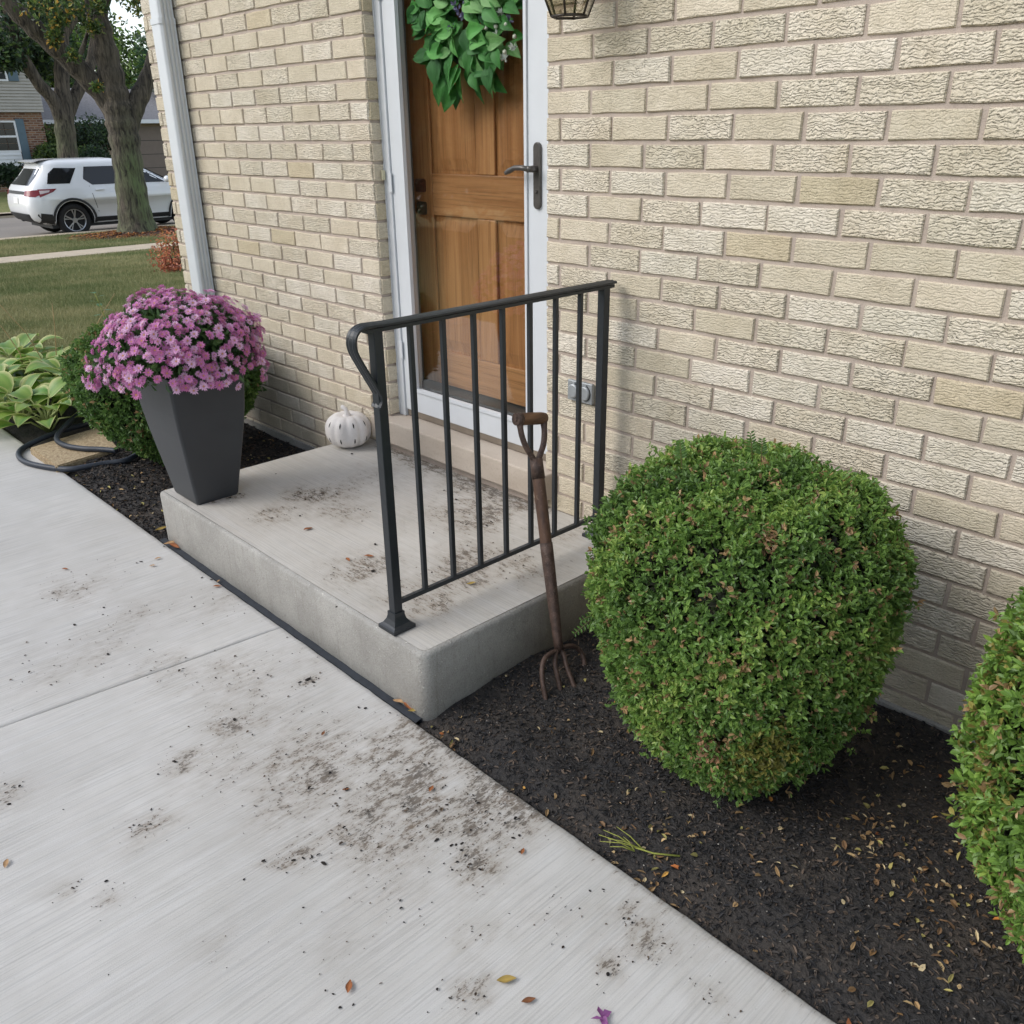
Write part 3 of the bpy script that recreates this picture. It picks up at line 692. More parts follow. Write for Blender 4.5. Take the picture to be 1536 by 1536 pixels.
mumc = Vector((plc.x - .02, plc.y + .0, PZ + PH + .032))
mum = empty('chrysanthemum', (plc.x, plc.y, PZ + PH - .03), 'mounded pink chrysanthemum filling the charcoal planter', 'plant')
AX = np.array([.278, .285, .22]); MC = np.array(mumc)
def mum_pt(n, seed, lo=-.45):
    r = np.random.default_rng(seed); d = unit(r.normal(size=(n * 4, 3))); d = d[d[:, 2] > lo][:n]
    return d
d = mum_pt(6500, 1, -.16); rr = rng.uniform(.25, .86, len(d)) ** .6 * .98
bump_ = 1 + .10 * vnoise(d * 3, 4)
P = MC + d * AX * (rr * bump_)[:, None]; P[:, 2] -= .02 * (1 - d[:, 2].clip(0)) ** 2 * rr
D = unit(d * .7 + rng.normal(size=d.shape) * .6 + [0, 0, .25]); g = rng.uniform(0, 1, len(d))[:, None]
col = np.array([.045, .095, .034]) * (1 - g) + np.array([.11, .20, .06]) * g
stuff(link('foliage', leaf_mesh('foliage', P - np.array(wloc(mum)), D, unit(rng.normal(size=d.shape) + d), rng.uniform(.022, .042, len(d)), rng.uniform(.010, .018, len(d)), col, LEAF), mum))
m = MB()
for k in range(26):
    dd = mum_pt(60, 5)[k]; q = Vector(MC + dd * AX * .75); m.tube([Vector((plc.x + random.uniform(-.04, .04), plc.y + random.uniform(-.04, .04), PZ + PH - .035)), Vector((MC[0] + dd[0] * .1, MC[1] + dd[1] * .1, MC[2] + .03)), q], [.004, .003, .002], 5)
stuff(m.build('stems', simple('green_stem', srgb(70, 88, 44), .7, .2, 30, .1), mum))
def flower_mesh(seed):
    r = random.Random(seed); V = []; F = []; c = []
    hue = r.choice([(.70, .30, .57), (.66, .25, .52), (.76, .40, .64), (.60, .20, .42), (.80, .50, .70), (.72, .33, .54)])
    for lay, (n, Ln, lift) in enumerate(((11, .0185, .10), (9, .0145, .38))):
        for k in range(n):
            a = 2 * math.pi * (k + .5 * lay) / n + r.uniform(-.12, .12); l = Ln * r.uniform(.85, 1.1); w = .0062; li = lift + r.uniform(-.12, .15)
            ca, sa = math.cos(a), math.sin(a); b = len(V)
            for (u, v, h) in ((.12, 0, 0), (.62, .5, .7), (1.0, .0, .9), (.62, -.5, .7)):
                x = l * u * math.cos(li); V.append((x * ca - v * w * sa, x * sa + v * w * ca, .002 * lay + l * u * math.sin(li) * h + .003))
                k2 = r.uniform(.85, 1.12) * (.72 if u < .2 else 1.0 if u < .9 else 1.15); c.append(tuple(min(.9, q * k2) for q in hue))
            F.append((b, b + 1, b + 2, b + 3))
    for k in range(6):
        a = k * math.pi / 3; V.append((.0032 * math.cos(a), .0032 * math.sin(a), .0065)); c.append((.62, .30, .10))
    b = len(V) - 6; 
    for i in (0, 2): F.append((b, b + 1 + i, b + 2 + i, b + 3 + i if i == 0 else b + 5)) if i == 0 else F.append((b, b + 3, b + 4, b + 5))
    return np_mesh('flower', np.array(V), np.array(F), PETAL, np.array(c))
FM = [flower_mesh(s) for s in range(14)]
# flowers face outwards on the mound; clumps with green gaps
d = mum_pt(2600, 9, -.2); keep = []
view = unit(CAM - MC)
for i in range(len(d)):
    gap = vnoise(d[i:i + 1] * 4.2, 21)[0]
    if gap < -.62: continue
    if d[i] @ view < -.25: continue
    if all(np.linalg.norm(d[i] - d[j]) > .100 for j in keep): keep.append(i)
    if len(keep) >= 285: break
for i in keep:
    dd = d[i]; b = 1 + .10 * vnoise(dd[None] * 3, 4)[0]; p = MC + dd * AX * b * rng.uniform(.97, 1.06)
    p[2] -= (.02 + (.05 * rng.uniform() if rng.uniform() < .15 else 0)) * (1 - max(0, dd[2])) ** 2
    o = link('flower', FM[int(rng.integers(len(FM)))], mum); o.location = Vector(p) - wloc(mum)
    nrm = Vector(dd + rng.normal(size=3) * .28 + np.array([0, 0, .2])).normalized()
    o.rotation_euler = (nrm.to_track_quat('Z', 'Y') @ Matrix.Rotation(rng.uniform(0, 6.28), 3, 'Z').to_quaternion()).to_euler(); s = rng.uniform(.8, 1.1); o.scale = (s, s, s)

# the small buds and blooms between them, joined
d = mum_pt(3600, 77, -.18); V, F, cc = [], [], []; b0 = 0
for i in range(len(d)):
    if vnoise(d[i:i + 1] * 4.2, 21)[0] < -.62: continue
    me = FM[i % len(FM)]; nv = len(me.vertices); co = np.zeros(nv * 3, np.float32); me.vertices.foreach_get('co', co); co = co.reshape(-1, 3) * rng.uniform(.6, .95)
    dd = d[i]; nrm = Vector(dd + rng.normal(size=3) * .35 + np.array([0, 0, .2])).normalized(); Mx = np.array(nrm.to_track_quat('Z', 'Y').to_matrix())
    p = MC + dd * AX * (1 + .10 * vnoise(dd[None] * 3, 4)[0]) * rng.uniform(.90, 1.0); p[2] -= .02 * (1 - max(0, dd[2])) ** 2
    V.append(co @ Mx.T + p - np.array(wloc(mum))); fi = np.zeros(len(me.loops), np.int32); me.loops.foreach_get('vertex_index', fi); F.append(fi.reshape(-1, 4) + b0); b0 += nv
    cl_ = np.zeros(nv * 4, np.float32); me.color_attributes['Col'].data.foreach_get('color', cl_); cc.append(cl_.reshape(-1, 4)[:, :3] * rng.uniform(.8, 1.05))
    if len(V) >= 1000: break
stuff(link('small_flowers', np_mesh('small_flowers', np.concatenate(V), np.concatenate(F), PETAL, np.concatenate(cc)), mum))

# ============================================================ clipped box shrubs
TWIG = simple('dark_twig', srgb(46, 38, 28), .95, .3, 30, .6)
def shrub(name, base, rx, ry, h, n, label, seed, patches=(), leafL=(.011, .018), tint=(1, 1, 1), group='clipped box shrubs in the beds', dead=.045, exp=2.4, low=.32, lean=(0, 0)):
    r = np.random.default_rng(seed); root = empty(name, base, label, 'shrub', group); B = np.array(base)
    def surf(d):
        """barrel with a flattened top, drawn in towards the ground"""
        e = exp; k = ((np.abs(d[:, 0]) ** 2.35 + np.abs(d[:, 1]) ** 2.35) ** (e / 2.35) + np.abs(d[:, 2]) ** e) ** (-1 / e)
        q = d * k[:, None]; zz = (q[:, 2] + 1) / 2                                    # 0..1
        taper = np.where(zz < .72, low + (1 - low) * np.sin(np.clip(zz / .72, 0, 1) * math.pi / 2) ** .9, 1 - .08 * ((zz - .72) / .28) ** 2)
        bump = 1 + .045 * vnoise(d * 2.6, seed) + .045 * vnoise(d * 7, seed + 1) + .028 * vnoise(d * 15, seed + 3)
        return np.stack([q[:, 0] * rx * taper * bump, q[:, 1] * ry * taper * bump, h * (.01 + .99 * zz) * (1 + .03 * vnoise(d * 3, seed + 2))], 1) + zz[:, None] * np.array([lean[0], lean[1], 0])
    nt = n // 6                                                                    # twig tips, six leaves on each
    d = unit(r.normal(size=(nt, 3))); S = surf(d)
    gap = vnoise(d * 9, seed + 7) + .6 * vnoise(d * 21, seed + 8)
    depth = np.abs(r.normal(size=nt)) * .022 + np.where(gap < -.72, .05, 0)
    out = unit(np.stack([d[:, 0], d[:, 1], d[:, 2] * .8 + .25], 1))
    T = S - out * depth[:, None] * 1.0 + r.normal(size=S.shape) * .005
    # stray shoots
    sh = r.uniform(size=nt) < .02; T[sh] += out[sh] * r.uniform(.006, .035, sh.sum())[:, None]
    tw = unit(out + r.normal(size=S.shape) * .45)
    P = np.repeat(T, 6, 0) - np.repeat(tw, 6, 0) * np.tile(np.array([0, 0, .006, .006, .013, .013]), nt)[:, None]
    D = unit(np.repeat(tw, 6, 0) * .55 + r.normal(size=P.shape) * .62)
    N = unit(np.repeat(tw, 6, 0) + r.normal(size=P.shape) * .5 + [0, 0, .5]); m_ = len(P)
    L = r.uniform(*leafL, m_); W = L * r.uniform(.42, .56, m_)
    tone = np.repeat(vnoise(d * 5, seed + 4) * .5 + .5, 6) * .5 + r.uniform(0, 1, m_) * .5
    c0, c1, c2 = np.array([.062, .125, .036]), np.array([.15, .285, .062]), np.array([.33, .46, .12])
    t = tone[:, None]; col = np.where(t < .6, c0 + (c1 - c0) * (t / .6), c1 + (c2 - c1) * ((t - .6) / .4)) * np.array(tint)
    br = np.array([.43, .28, .14]); yl = np.array([.34, .31, .08])
    dd = np.repeat(r.uniform(size=nt) < dead, 6) & (r.uniform(size=m_) < .7); col[dd] = br * r.uniform(.6, 1.3, (dd.sum(), 1))
    for (pd, rad, kind, amt) in patches:
        near = np.repeat(((unit(d) - unit(np.array([pd]))) ** 2).sum(1) < rad * rad, 6) & (r.uniform(size=m_) < amt); col[near] = (yl if kind == 'y' else br) * r.uniform(.55, 1.15, (near.sum(), 1)) * np.array([1, r.uniform(.9, 1.05), 1])
    stuff(link('foliage', leaf_mesh('foliage', P, D, N, L, W, col, LEAF), root))
    # woody inside: stems and many twigs
    m = MB(); rr = random.Random(seed)
    for k in range(14):
        a = rr.uniform(0, 6.28); q = surf(unit(np.array([[math.cos(a) * rr.uniform(.2, 1), math.sin(a) * rr.uniform(.2, 1), rr.uniform(-.2, 1)]])))[0] * .9
        m.tube([Vector(base) + Vector((math.cos(a) * .03, math.sin(a) * .03, -.03)), Vector(base) + Vector(q) * .45, Vector(base) + Vector(q)], [.010, .007, .003], 5)
    stuff(m.build('stems', TWIG, root))
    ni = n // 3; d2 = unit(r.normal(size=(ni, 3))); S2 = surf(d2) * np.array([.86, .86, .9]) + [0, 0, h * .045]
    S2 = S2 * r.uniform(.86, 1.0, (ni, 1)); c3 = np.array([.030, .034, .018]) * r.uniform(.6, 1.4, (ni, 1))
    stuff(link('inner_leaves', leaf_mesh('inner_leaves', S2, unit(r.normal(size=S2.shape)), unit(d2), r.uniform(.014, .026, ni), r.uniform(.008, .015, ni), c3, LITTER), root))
    return root
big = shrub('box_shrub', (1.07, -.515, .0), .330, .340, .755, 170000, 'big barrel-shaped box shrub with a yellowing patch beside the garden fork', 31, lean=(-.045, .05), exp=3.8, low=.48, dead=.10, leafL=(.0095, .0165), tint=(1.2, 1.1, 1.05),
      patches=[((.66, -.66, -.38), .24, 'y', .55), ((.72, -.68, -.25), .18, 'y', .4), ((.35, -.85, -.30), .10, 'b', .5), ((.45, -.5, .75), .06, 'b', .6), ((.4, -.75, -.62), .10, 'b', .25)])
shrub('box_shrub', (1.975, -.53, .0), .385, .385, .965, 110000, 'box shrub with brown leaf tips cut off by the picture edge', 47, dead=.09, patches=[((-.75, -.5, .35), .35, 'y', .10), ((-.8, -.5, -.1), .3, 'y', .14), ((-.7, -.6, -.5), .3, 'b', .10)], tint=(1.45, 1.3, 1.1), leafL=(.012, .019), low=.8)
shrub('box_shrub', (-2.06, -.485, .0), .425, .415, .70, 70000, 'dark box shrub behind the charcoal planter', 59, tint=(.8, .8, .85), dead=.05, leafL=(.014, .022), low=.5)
# weedy shoots that poke out of the big shrub
SHOOT = simple('shoot_stem', srgb(96, 96, 52), .7, .15, 40, .1)
for i, (a, b, X) in enumerate([((1022, 690), (1020, 664), 1.05), ((1128, 680), (1126, 650), 1.07), ((1142, 684), (1143, 660), 1.09), ((893, 862), (876, 892), .80), ((892, 925), (862, 950), .82), ((905, 915), (872, 930), .82)]):
    p, q = at_x(*a, X), at_x(*b, X); m = MB(); m.tube([p - (q - p) * .4, p, q], [.0014, .0012, .0006], 5); m.build('stray_shoot', SHOOT, big)
    n_ = 14; t_ = np.repeat(np.linspace(.1, 1, n_ // 2), 2); P = np.array(p)[None] + np.array(q - p)[None] * t_[:, None]; ax_ = unit(np.array([q - p])); sd_ = unit(np.cross(ax_, -RC[2])); sg = np.tile([1., -1.], n_ // 2)[:, None]
    D = sd_ * sg + ax_ * .5; L = .017 * (1 - .45 * t_)
    lf = leaf_mesh('shoot_leaves', P - np.array(wloc(big)), D, np.repeat(-RC[2][None], n_, 0) + rng.normal(size=(n_, 3)) * .3, L, L * .42, np.tile([[.10, .19, .045]], (n_, 1)) * rng.uniform(.8, 1.3, (n_, 1)), LEAF); stuff(link('shoot_leaves', lf, big))
# ============================================================ mulch beds
def mulch_z(X, Y):
    P = np.stack([np.asarray(X, float), np.asarray(Y, float), np.asarray(X, float) * 0], -1)
    e = np.clip((np.asarray(Y, float) - WE) / .12, 0, 1)                       # drops a little against the walkway edge
    return -.022 + .034 * e + .008 * vnoise(P * 5, 41) + .005 * vnoise(P * 14, 42)
def mat_mulch():
    t = NT('black_mulch'); f = t.noise(scale=90, detail=4); b = t.noise(scale=7, detail=3); d = t.noise(scale=3, detail=2)
    c = t.mix(t.ramp(f, .3, .7), srgb(38, 37, 37), srgb(60, 56, 53)); c = t.mix(t.ramp(b, .42, .7, 0, .6), c, srgb(76, 68, 60)); c = t.mix(t.ramp(d, .5, .68, 0, .5), c, srgb(34, 34, 36))
    return t.out(c, .95, t.bump(f, 1., .012, t.bump(b, .5, .02)))
MULCH = mat_mulch()
def bed(name, x0, x1, y0, y1, res=.02):
    nx, ny = int((x1 - x0) / res), int((y1 - y0) / res)
    X, Y = np.meshgrid(np.linspace(x0, x1, nx), np.linspace(y0, y1, ny), indexing='ij'); V = np.stack([X, Y, mulch_z(X, Y)], -1)
    I = np.arange(nx * ny).reshape(nx, ny); F = np.stack([I[:-1, :-1], I[1:, :-1], I[1:, 1:], I[:-1, 1:]], -1).reshape(-1, 4)
    return structure(link(name, np_mesh(name, V.reshape(-1, 3), F, MULCH, None, True)))
bed('mulch_bed', PX1 - .02, 4.6, WE - .01, .0); bed('mulch_bed', -4.6, PX0 + .02, WE - .01, .0); 
def scatter_flat(name, n, x0, x1, y0, y1, Lr, Wr, cols, tilt, seed, lift=.004, mask=None, mat=None, kinds=None):
    r = np.random.default_rng(seed); X = r.uniform(x0, x1, n); Y = r.uniform(y0, y1, n)
    if mask is not None: k = mask(X, Y, r); X, Y = X[k], Y[k]
    n = len(X); a = r.uniform(0, 6.28, n); t = r.normal(size=n) * tilt
    D = np.stack([np.cos(a) * np.cos(t), np.sin(a) * np.cos(t), np.sin(t)], 1); N = unit(r.normal(size=(n, 3)) * tilt * 1.2 + [0, 0, 1])
    L = r.uniform(*Lr, n); W = np.maximum(r.uniform(*Wr, n), .0012); P = np.stack([X, Y, mulch_z(X, Y) + r.uniform(.0, lift, n)], 1) - D * L[:, None] / 2
    P[:, 2] = np.maximum(P[:, 2], mulch_z(X, Y) - .002)
    c = np.array(cols)[r.integers(0, len(cols), n)] * r.uniform(.65, 1.25, (n, 1))
    return stuff(link(name, leaf_mesh(name, P, D, N, L, W, c, mat or LITTER, .3)))
dk = [srgb(42, 40, 40)[:3], srgb(58, 53, 50)[:3], srgb(32, 32, 34)[:3], srgb(78, 68, 60)[:3], srgb(48, 47, 48)[:3], srgb(38, 38, 40)[:3], srgb(96, 82, 70)[:3]]
lt = [srgb(176, 150, 108)[:3], srgb(150, 122, 84)[:3], srgb(190, 172, 134)[:3], srgb(128, 98, 62)[:3], srgb(110, 84, 58)[:3], srgb(160, 150, 90)[:3]]
tag(scatter_flat('mulch_chips', 24000, PX1 + .005, 2.35, WE + .004, -.022, (.004, .020), (.002, .007), dk, .35, 1), 'shredded black mulch around the box shrubs', 'mulch')
tag(scatter_flat('mulch_chips', 12000, -2.75, PX0 - .005, WE + .004, -.016, (.006, .028), (.003, .010), dk, .35, 2), 'shredded black mulch between planter and stepping stone', 'mulch')
def dens_r(X, Y, r):
    f = .05 + .50 * np.exp(-(((X - 1.45) / .3) ** 2 + ((Y + .55) / .25) ** 2)) + .5 * np.exp(-(((X - 1.15) / .25) ** 2 + ((Y + .78) / .10) ** 2)) + .35 * np.exp(-((Y - WE - .02) / .035) ** 2) + .3 * np.exp(-((X - 1.45) / .12) ** 2 - ((Y + .12) / .12) ** 2)
    nz_ = vnoise(np.stack([X * 9, Y * 9, X * 0], -1), 71) + .6 * vnoise(np.stack([X * 27, Y * 27, X * 0], -1), 72); f = f * np.clip(.15 + 1.5 * nz_, .05, 1.8); return r.uniform(size=len(X)) < f
tag(scatter_flat('leaf_litter', 4600, PX1 + .01, 2.3, WE + .006, -.03, (.006, .024), (.003, .011), lt, .4, 3, .010, dens_r), 'small dry tan leaves scattered over the mulch by the box shrubs', 'leaf litter')
tag(scatter_flat('leaf_litter', 420, -2.7, PX0 - .01, WE + .006, -.03, (.012, .028), (.006, .012), lt, .35, 4, .010, lambda X, Y, r: r.uniform(size=len(X)) < .3 + .7 * np.exp(-((Y - WE - .03) / .06) ** 2)), 'dry leaf bits on the mulch beside the porch step', 'leaf litter')
orange = [srgb(190, 128, 62)[:3], srgb(172, 104, 54)[:3], srgb(196, 150, 74)[:3], srgb(150, 90, 50)[:3]]
tag(scatter_flat('orange_litter', 260, PX1 - .02, 2.2, WE + .004, -.1, (.014, .026), (.006, .010), orange + lt[:2], .3, 6, .010, lambda X, Y, r: r.uniform(size=len(X)) < .10 + .75 * np.exp(-((Y - WE - .015) / .02) ** 2)), 'orange locust leaflets gathered along the walkway edge', 'leaf litter')
# pale grit
tag(scatter_flat('grit', 1000, PX1 + .01, 2.2, WE + .006, -.03, (.0025, .006), (.002, .004), [srgb(150, 144, 136)[:3], srgb(118, 110, 100)[:3]], .5, 8, .006), 'pale grit specks lying in the black mulch', 'grit')

# ------------------------------------------------------------ crumbs of soil and single leaves on the concrete
def clod_mesh(seed, s=1):
    b = bmesh.new(); bmesh.ops.create_icosphere(b, subdivisions=1, radius=1); r = random.Random(seed)
    for v in b.verts: v.co = Vector((v.co.x * r.uniform(.7, 1.2), v.co.y * r.uniform(.5, .9), max(-.3, v.co.z * r.uniform(.35, .6))))
    me = bpy.data.meshes.new('soil_clod'); b.to_mesh(me); b.free(); me.materials.append(SOIL); return me
CM = [clod_mesh(i) for i in range(6)]
cl = [(655, 1261, 7), (677, 1269, 6), (693, 1266, 5), (692, 1276, 5), (684, 1268, 4), (770, 1258, 5), (779, 1254, 4), (720, 1305, 5), (486, 1296, 8), (468, 1286, 5), (455, 1288, 5), (440, 1291, 5), (395, 1292, 5), (366, 1320, 4), (262, 1143, 6), (237, 1162, 3),
      (462, 1020, 8), (450, 1024, 5), (470, 1024, 5), (352, 1080, 6), (336, 1087, 4), (112, 938, 5), (162, 982, 5), (538, 1062, 4), (548, 1063, 4), (885, 1337, 4), (905, 1335, 4), (912, 1462, 6), (956, 1354, 4), (675, 1498, 4), (500, 1492, 4), (530, 1508, 4), (455, 1362, 3), (14, 1207, 5), (227, 1215, 4), (95, 1215, 2), (163, 1463, 2), (585, 1105, 3), (670, 1208, 4), (430, 1310, 3), (790, 1175, 4), (715, 1160, 3), (585, 1070, 3), (156, 912, 4), (212, 843, 4), (205, 845, 3), (303, 867, 3), (317, 870, 3), (246, 820, 3)]
for i, (x, y, s) in enumerate(cl):
    p = at_z(x, y, .0); o = link('soil_clod', CM[i % 6]); k = s * mpp(p) * .78; o.location = (p.x, p.y, .0025 + .25 * k); o.scale = (k, k * random.uniform(.5, .9), k * .45); o.location.z = .0015 + .12 * k; o.rotation_euler = (0, 0, random.uniform(0, 6.28))
    tag(o, 'dark soil clod lying on the concrete walkway', 'soil clod', 'soil clods dropped on the walkway')
for i, (x, y, s) in enumerate([(322, 742, 5), (345, 748, 4), (360, 742, 3), (345, 730, 3), (563, 818, 4), (560, 858, 5), (505, 912, 3), (730, 790, 3), (450, 775, 3), (528, 682, 3), (414, 712, 2)]):
    p = at_z(x, y, PZ); o = link('soil_clod', CM[i % 6]); k = s * mpp(p) * .8; o.location = (p.x, p.y, PZ + .003 + .2 * k); o.scale = (k, k, k * .7); o.rotation_euler = (0, 0, random.uniform(0, 6.28))
    tag(o, 'dark soil clod lying on the concrete porch top', 'soil clod', 'soil clods dropped on the porch')
# loose crumbs where the stains are, too small to count
def crumbs(name, lst, n, z, seed, label, box):
    r = np.random.default_rng(seed); w_ = np.array([s_ * (r_ ** 1.3) for _, _, r_, s_ in lst]); k = r.choice(len(lst), n, p=w_ / w_.sum()); A = np.array(lst)[k]
    X = A[:, 0] + r.normal(size=n) * A[:, 2] * .6; Y = A[:, 1] + r.normal(size=n) * A[:, 2] * .6; ok = (X > box[0]) & (X < box[1]) & (Y > box[2]) & (Y < box[3]); X, Y = X[ok], Y[ok]; n = len(X)
    a_ = r.normal(size=n) * .6 + 1.57; D = np.stack([np.cos(a_), np.sin(a_), r.normal(size=n) * .15], 1); L = np.exp(r.normal(size=n) * .5) * .0036; c = np.array([srgb(46, 41, 38)[:3], srgb(72, 60, 50)[:3], srgb(98, 82, 66)[:3], srgb(38, 35, 34)[:3]])[r.integers(0, 4, n)]
    tag(stuff(link(name, leaf_mesh(name, np.stack([X, Y, np.full(n, z + .0018)], 1), D, unit(r.normal(size=(n, 3)) * .25 + [0, 0, 1]), L, L * r.uniform(.25, .7, n), c, LITTER, .35))), label, 'soil')
crumbs('soil_crumbs', spots, 1700, 0., 21, 'fine dark soil crumbs strewn over the walkway stains', (-3, 2.5, -2.5, WE - .006)); crumbs('soil_crumbs', pspots, 700, PZ + .001, 22, 'fine brown debris on the porch top', (PX0 + .03, PX1 - .03, PY0 + .03, -.06))
def curl_leaf(seed, c0, c1):
    r = random.Random(seed); V = []; F = []; c = []; n, mm = 7, 4
    for i in range(n):
        u = i / (n - 1); wd = math.sin(math.pi * min(.98, max(.02, u)) ** .9) * .22
        for j in range(mm + 1):
            v = j / mm * 2 - 1; V.append((u - .5, v * wd, .10 * v * v * math.sin(math.pi * u) + .05 * math.sin(u * 5 + seed)))
            k = r.uniform(.8, 1.15); f = abs(v) * .6; c.append([(c0[q] * (1 - f) + c1[q] * f) * k for q in range(3)])
    for i in range(n - 1):
        for j in range(mm): a = i * (mm + 1) + j; F.append((a, a + 1, a + mm + 2, a + mm + 1))
    return np_mesh('fallen_leaf', np.array(V), np.array(F), LITTER, np.array(c), True)
FLM = {'orange': curl_leaf(1, srgb(160, 98, 56)[:3], srgb(128, 78, 46)[:3]), 'brown': curl_leaf(2, srgb(132, 84, 50)[:3], srgb(104, 66, 42)[:3]), 'yellow': curl_leaf(3, srgb(166, 140, 70)[:3], srgb(132, 112, 60)[:3]), 'tan': curl_leaf(4, srgb(176, 140, 100)[:3], srgb(150, 116, 80)[:3])}
for (x, y, ln, an, kd, where) in [(524, 1482, 19, 80, 'orange', 'w'), (793, 1503, 18, 15, 'brown', 'w'), (760, 1472, 24, 5, 'yellow', 'w'), (647, 1185, 12, 60, 'orange', 'w'), (784, 1279, 11, 70, 'orange', 'w'), (10, 1297, 14, 70, 'tan', 'w'), (485, 1102, 9, 60, 'brown', 'w'), (519, 1186, 9, 10, 'brown', 'w'),
                                  (98, 855, 8, 0, 'orange', 'w'), (326, 881, 10, 5, 'orange', 'w'), (328, 873, 6, 30, 'tan', 'w'), (237, 839, 8, 10, 'tan', 'w'), (229, 850, 8, 0, 'tan', 'w'), (462, 795, 12, 20, 'orange', 'p'), (522, 841, 10, -40, 'orange', 'p'), (554, 836, 12, 0, 'orange', 'p'), (463, 795, 10, 10, 'brown', 'p'), (707, 877, 12, 10, 'yellow', 'p')]:
    z = PZ if where == 'p' else 0; p = at_z(x, y, z); o = link('fallen_leaf', FLM[kd]); k = ln * mpp(p) * 1.25; o.scale = (k, k, k * .8); o.location = (p.x, p.y, z + .004 + .03 * k)
    # image angle -> ground direction
    q = at_z(x + 8 * math.cos(R_(an)), y - 8 * math.sin(R_(an)), z); o.rotation_euler = (0, 0, math.atan2(q.y - p.y, q.x - p.x))
    tag(o, f'{kd} fallen leaf lying on the ' + ('porch top' if where == 'p' else 'concrete walkway'), 'leaf', f'{kd} leaves on the ' + ('porch' if where == 'p' else 'walkway'))
for (x, y, ln) in [(842, 676 + 0, 0)][:0]: pass
# larger leaves caught in the joint beside the porch
for i, (x, y, an, kd) in enumerate([(612, 1062, -40, 'orange'), (598, 1055, -20, 'tan'), (622, 1068, 20, 'yellow'), (262, 821, -20, 'orange'), (256, 817, 20, 'tan'), (243, 795, 50, 'yellow')]):
    p = at_z(x, y, .004); o = link('fallen_leaf', FLM[kd]); k = 20 * mpp(p); o.scale = (k, k, k); o.location = (p.x, p.y, .010); o.rotation_euler = (0, .1, R_(an + 40))
    tag(o, f'{kd} leaf caught in the black joint beside the porch', 'leaf', f'{kd} leaves in the joint')
# violet petals at the lower edge
pv = at_z(898, 1527, 0); m = MB()
V, F, cc = [], [], []
for k in range(5):
    a = k * 1.3; b = len(V); 
    for u, v in ((0, 0), (.012, .006), (.024, 0), (.012, -.006)): V.append((pv.x + u * math.cos(a) - v * math.sin(a) + .004 * k, pv.y + u * math.sin(a) + v * math.cos(a), .003 + .007 * (v > 0) + .002 * k)); cc.append((.30, .10, .28))
    F.append((b, b + 1, b + 2, b + 3))
tag(link('flower_petals', np_mesh('flower_petals', np.array(V) - np.array([pv.x, pv.y, 0]), np.array(F), PETAL, np.array(cc)), None, (pv.x, pv.y, 0)), 'small violet flower head dropped on the walkway', 'flower')
# cut green sprig at the bed edge
sp = empty('cut_sprig', at_z(1010, 1283, .01), 'cut yellow-green sprig lying across the bed edge', 'sprig')
GST = simple('yellow_green_stem', srgb(136, 140, 62), .7, .15, 40, .1); p0 = at_z(1020, 1284, .012)
m = MB(); m.tube([p0, at_z(980, 1280, .014), at_z(952, 1271, .016)], [.0022, .0020, .0018], 6); m.build('stem', GST, sp)
for (x, y) in ((905, 1245), (900, 1262), (915, 1270), (925, 1240), (898, 1252), (935, 1255), (912, 1258)):
    m = MB(); a = at_z(random.uniform(950, 975), 1274 + random.uniform(-3, 3), .015); b = at_z(x, y, .024); m.tube([a, (a + b) / 2 + Vector((0, 0, .006)), b], [.0016, .0013, .0007], 5); m.build('needle_twig', GST, sp)

# ============================================================ hostas, hose and stepping stone
def hosta_leaf(seed, L=1., W=.62):
    r = random.Random(seed); V = []; F = []; c = []; n, mm = 9, 6
    g0, g1, cr = np.array(srgb(r.randrange(96, 130), r.randrange(138, 156), 62)[:3]), np.array(srgb(154, 178, 86)[:3]), np.array(srgb(206, 204, 140)[:3])
    arch = r.uniform(.35, .7)
    for i in range(n):
        u = i / (n - 1); wd = W / 2 * (math.sin(math.pi * u ** .78) ** .85) if 0 < u < 1 else .002
        x = L * (u - arch * .22 * u ** 3); z = L * (.22 * math.sin(u * 2.2) - arch * u ** 2.4 * .55)
        for j in range(mm + 1):
            v = j / mm * 2 - 1; V.append((x, v * wd, z + .10 * abs(v) * wd * 2 + .02 * math.sin(v * 9) * (1 - u) - .012 * math.sin(abs(v) * 12)))
            k = g0 + (g1 - g0) * (.5 + .5 * math.sin(v * 14)) * .7; edge = max(0, (abs(v) - .70) / .3) if 0 < i < n - 1 else .7
            c.append(k * (1 - edge) + cr * edge)
    for i in range(n - 1):
        for j in range(mm): a = i * (mm + 1) + j; F.append((a, a + 1, a + mm + 2, a + mm + 1))
    return np_mesh('leaf', np.array(V), np.array(F), LEAF, np.array(c), True)
HL = [hosta_leaf(i) for i in range(7)]
STALK = simple('hosta_stalk', srgb(150, 160, 96), .6, .15, 30, .1)
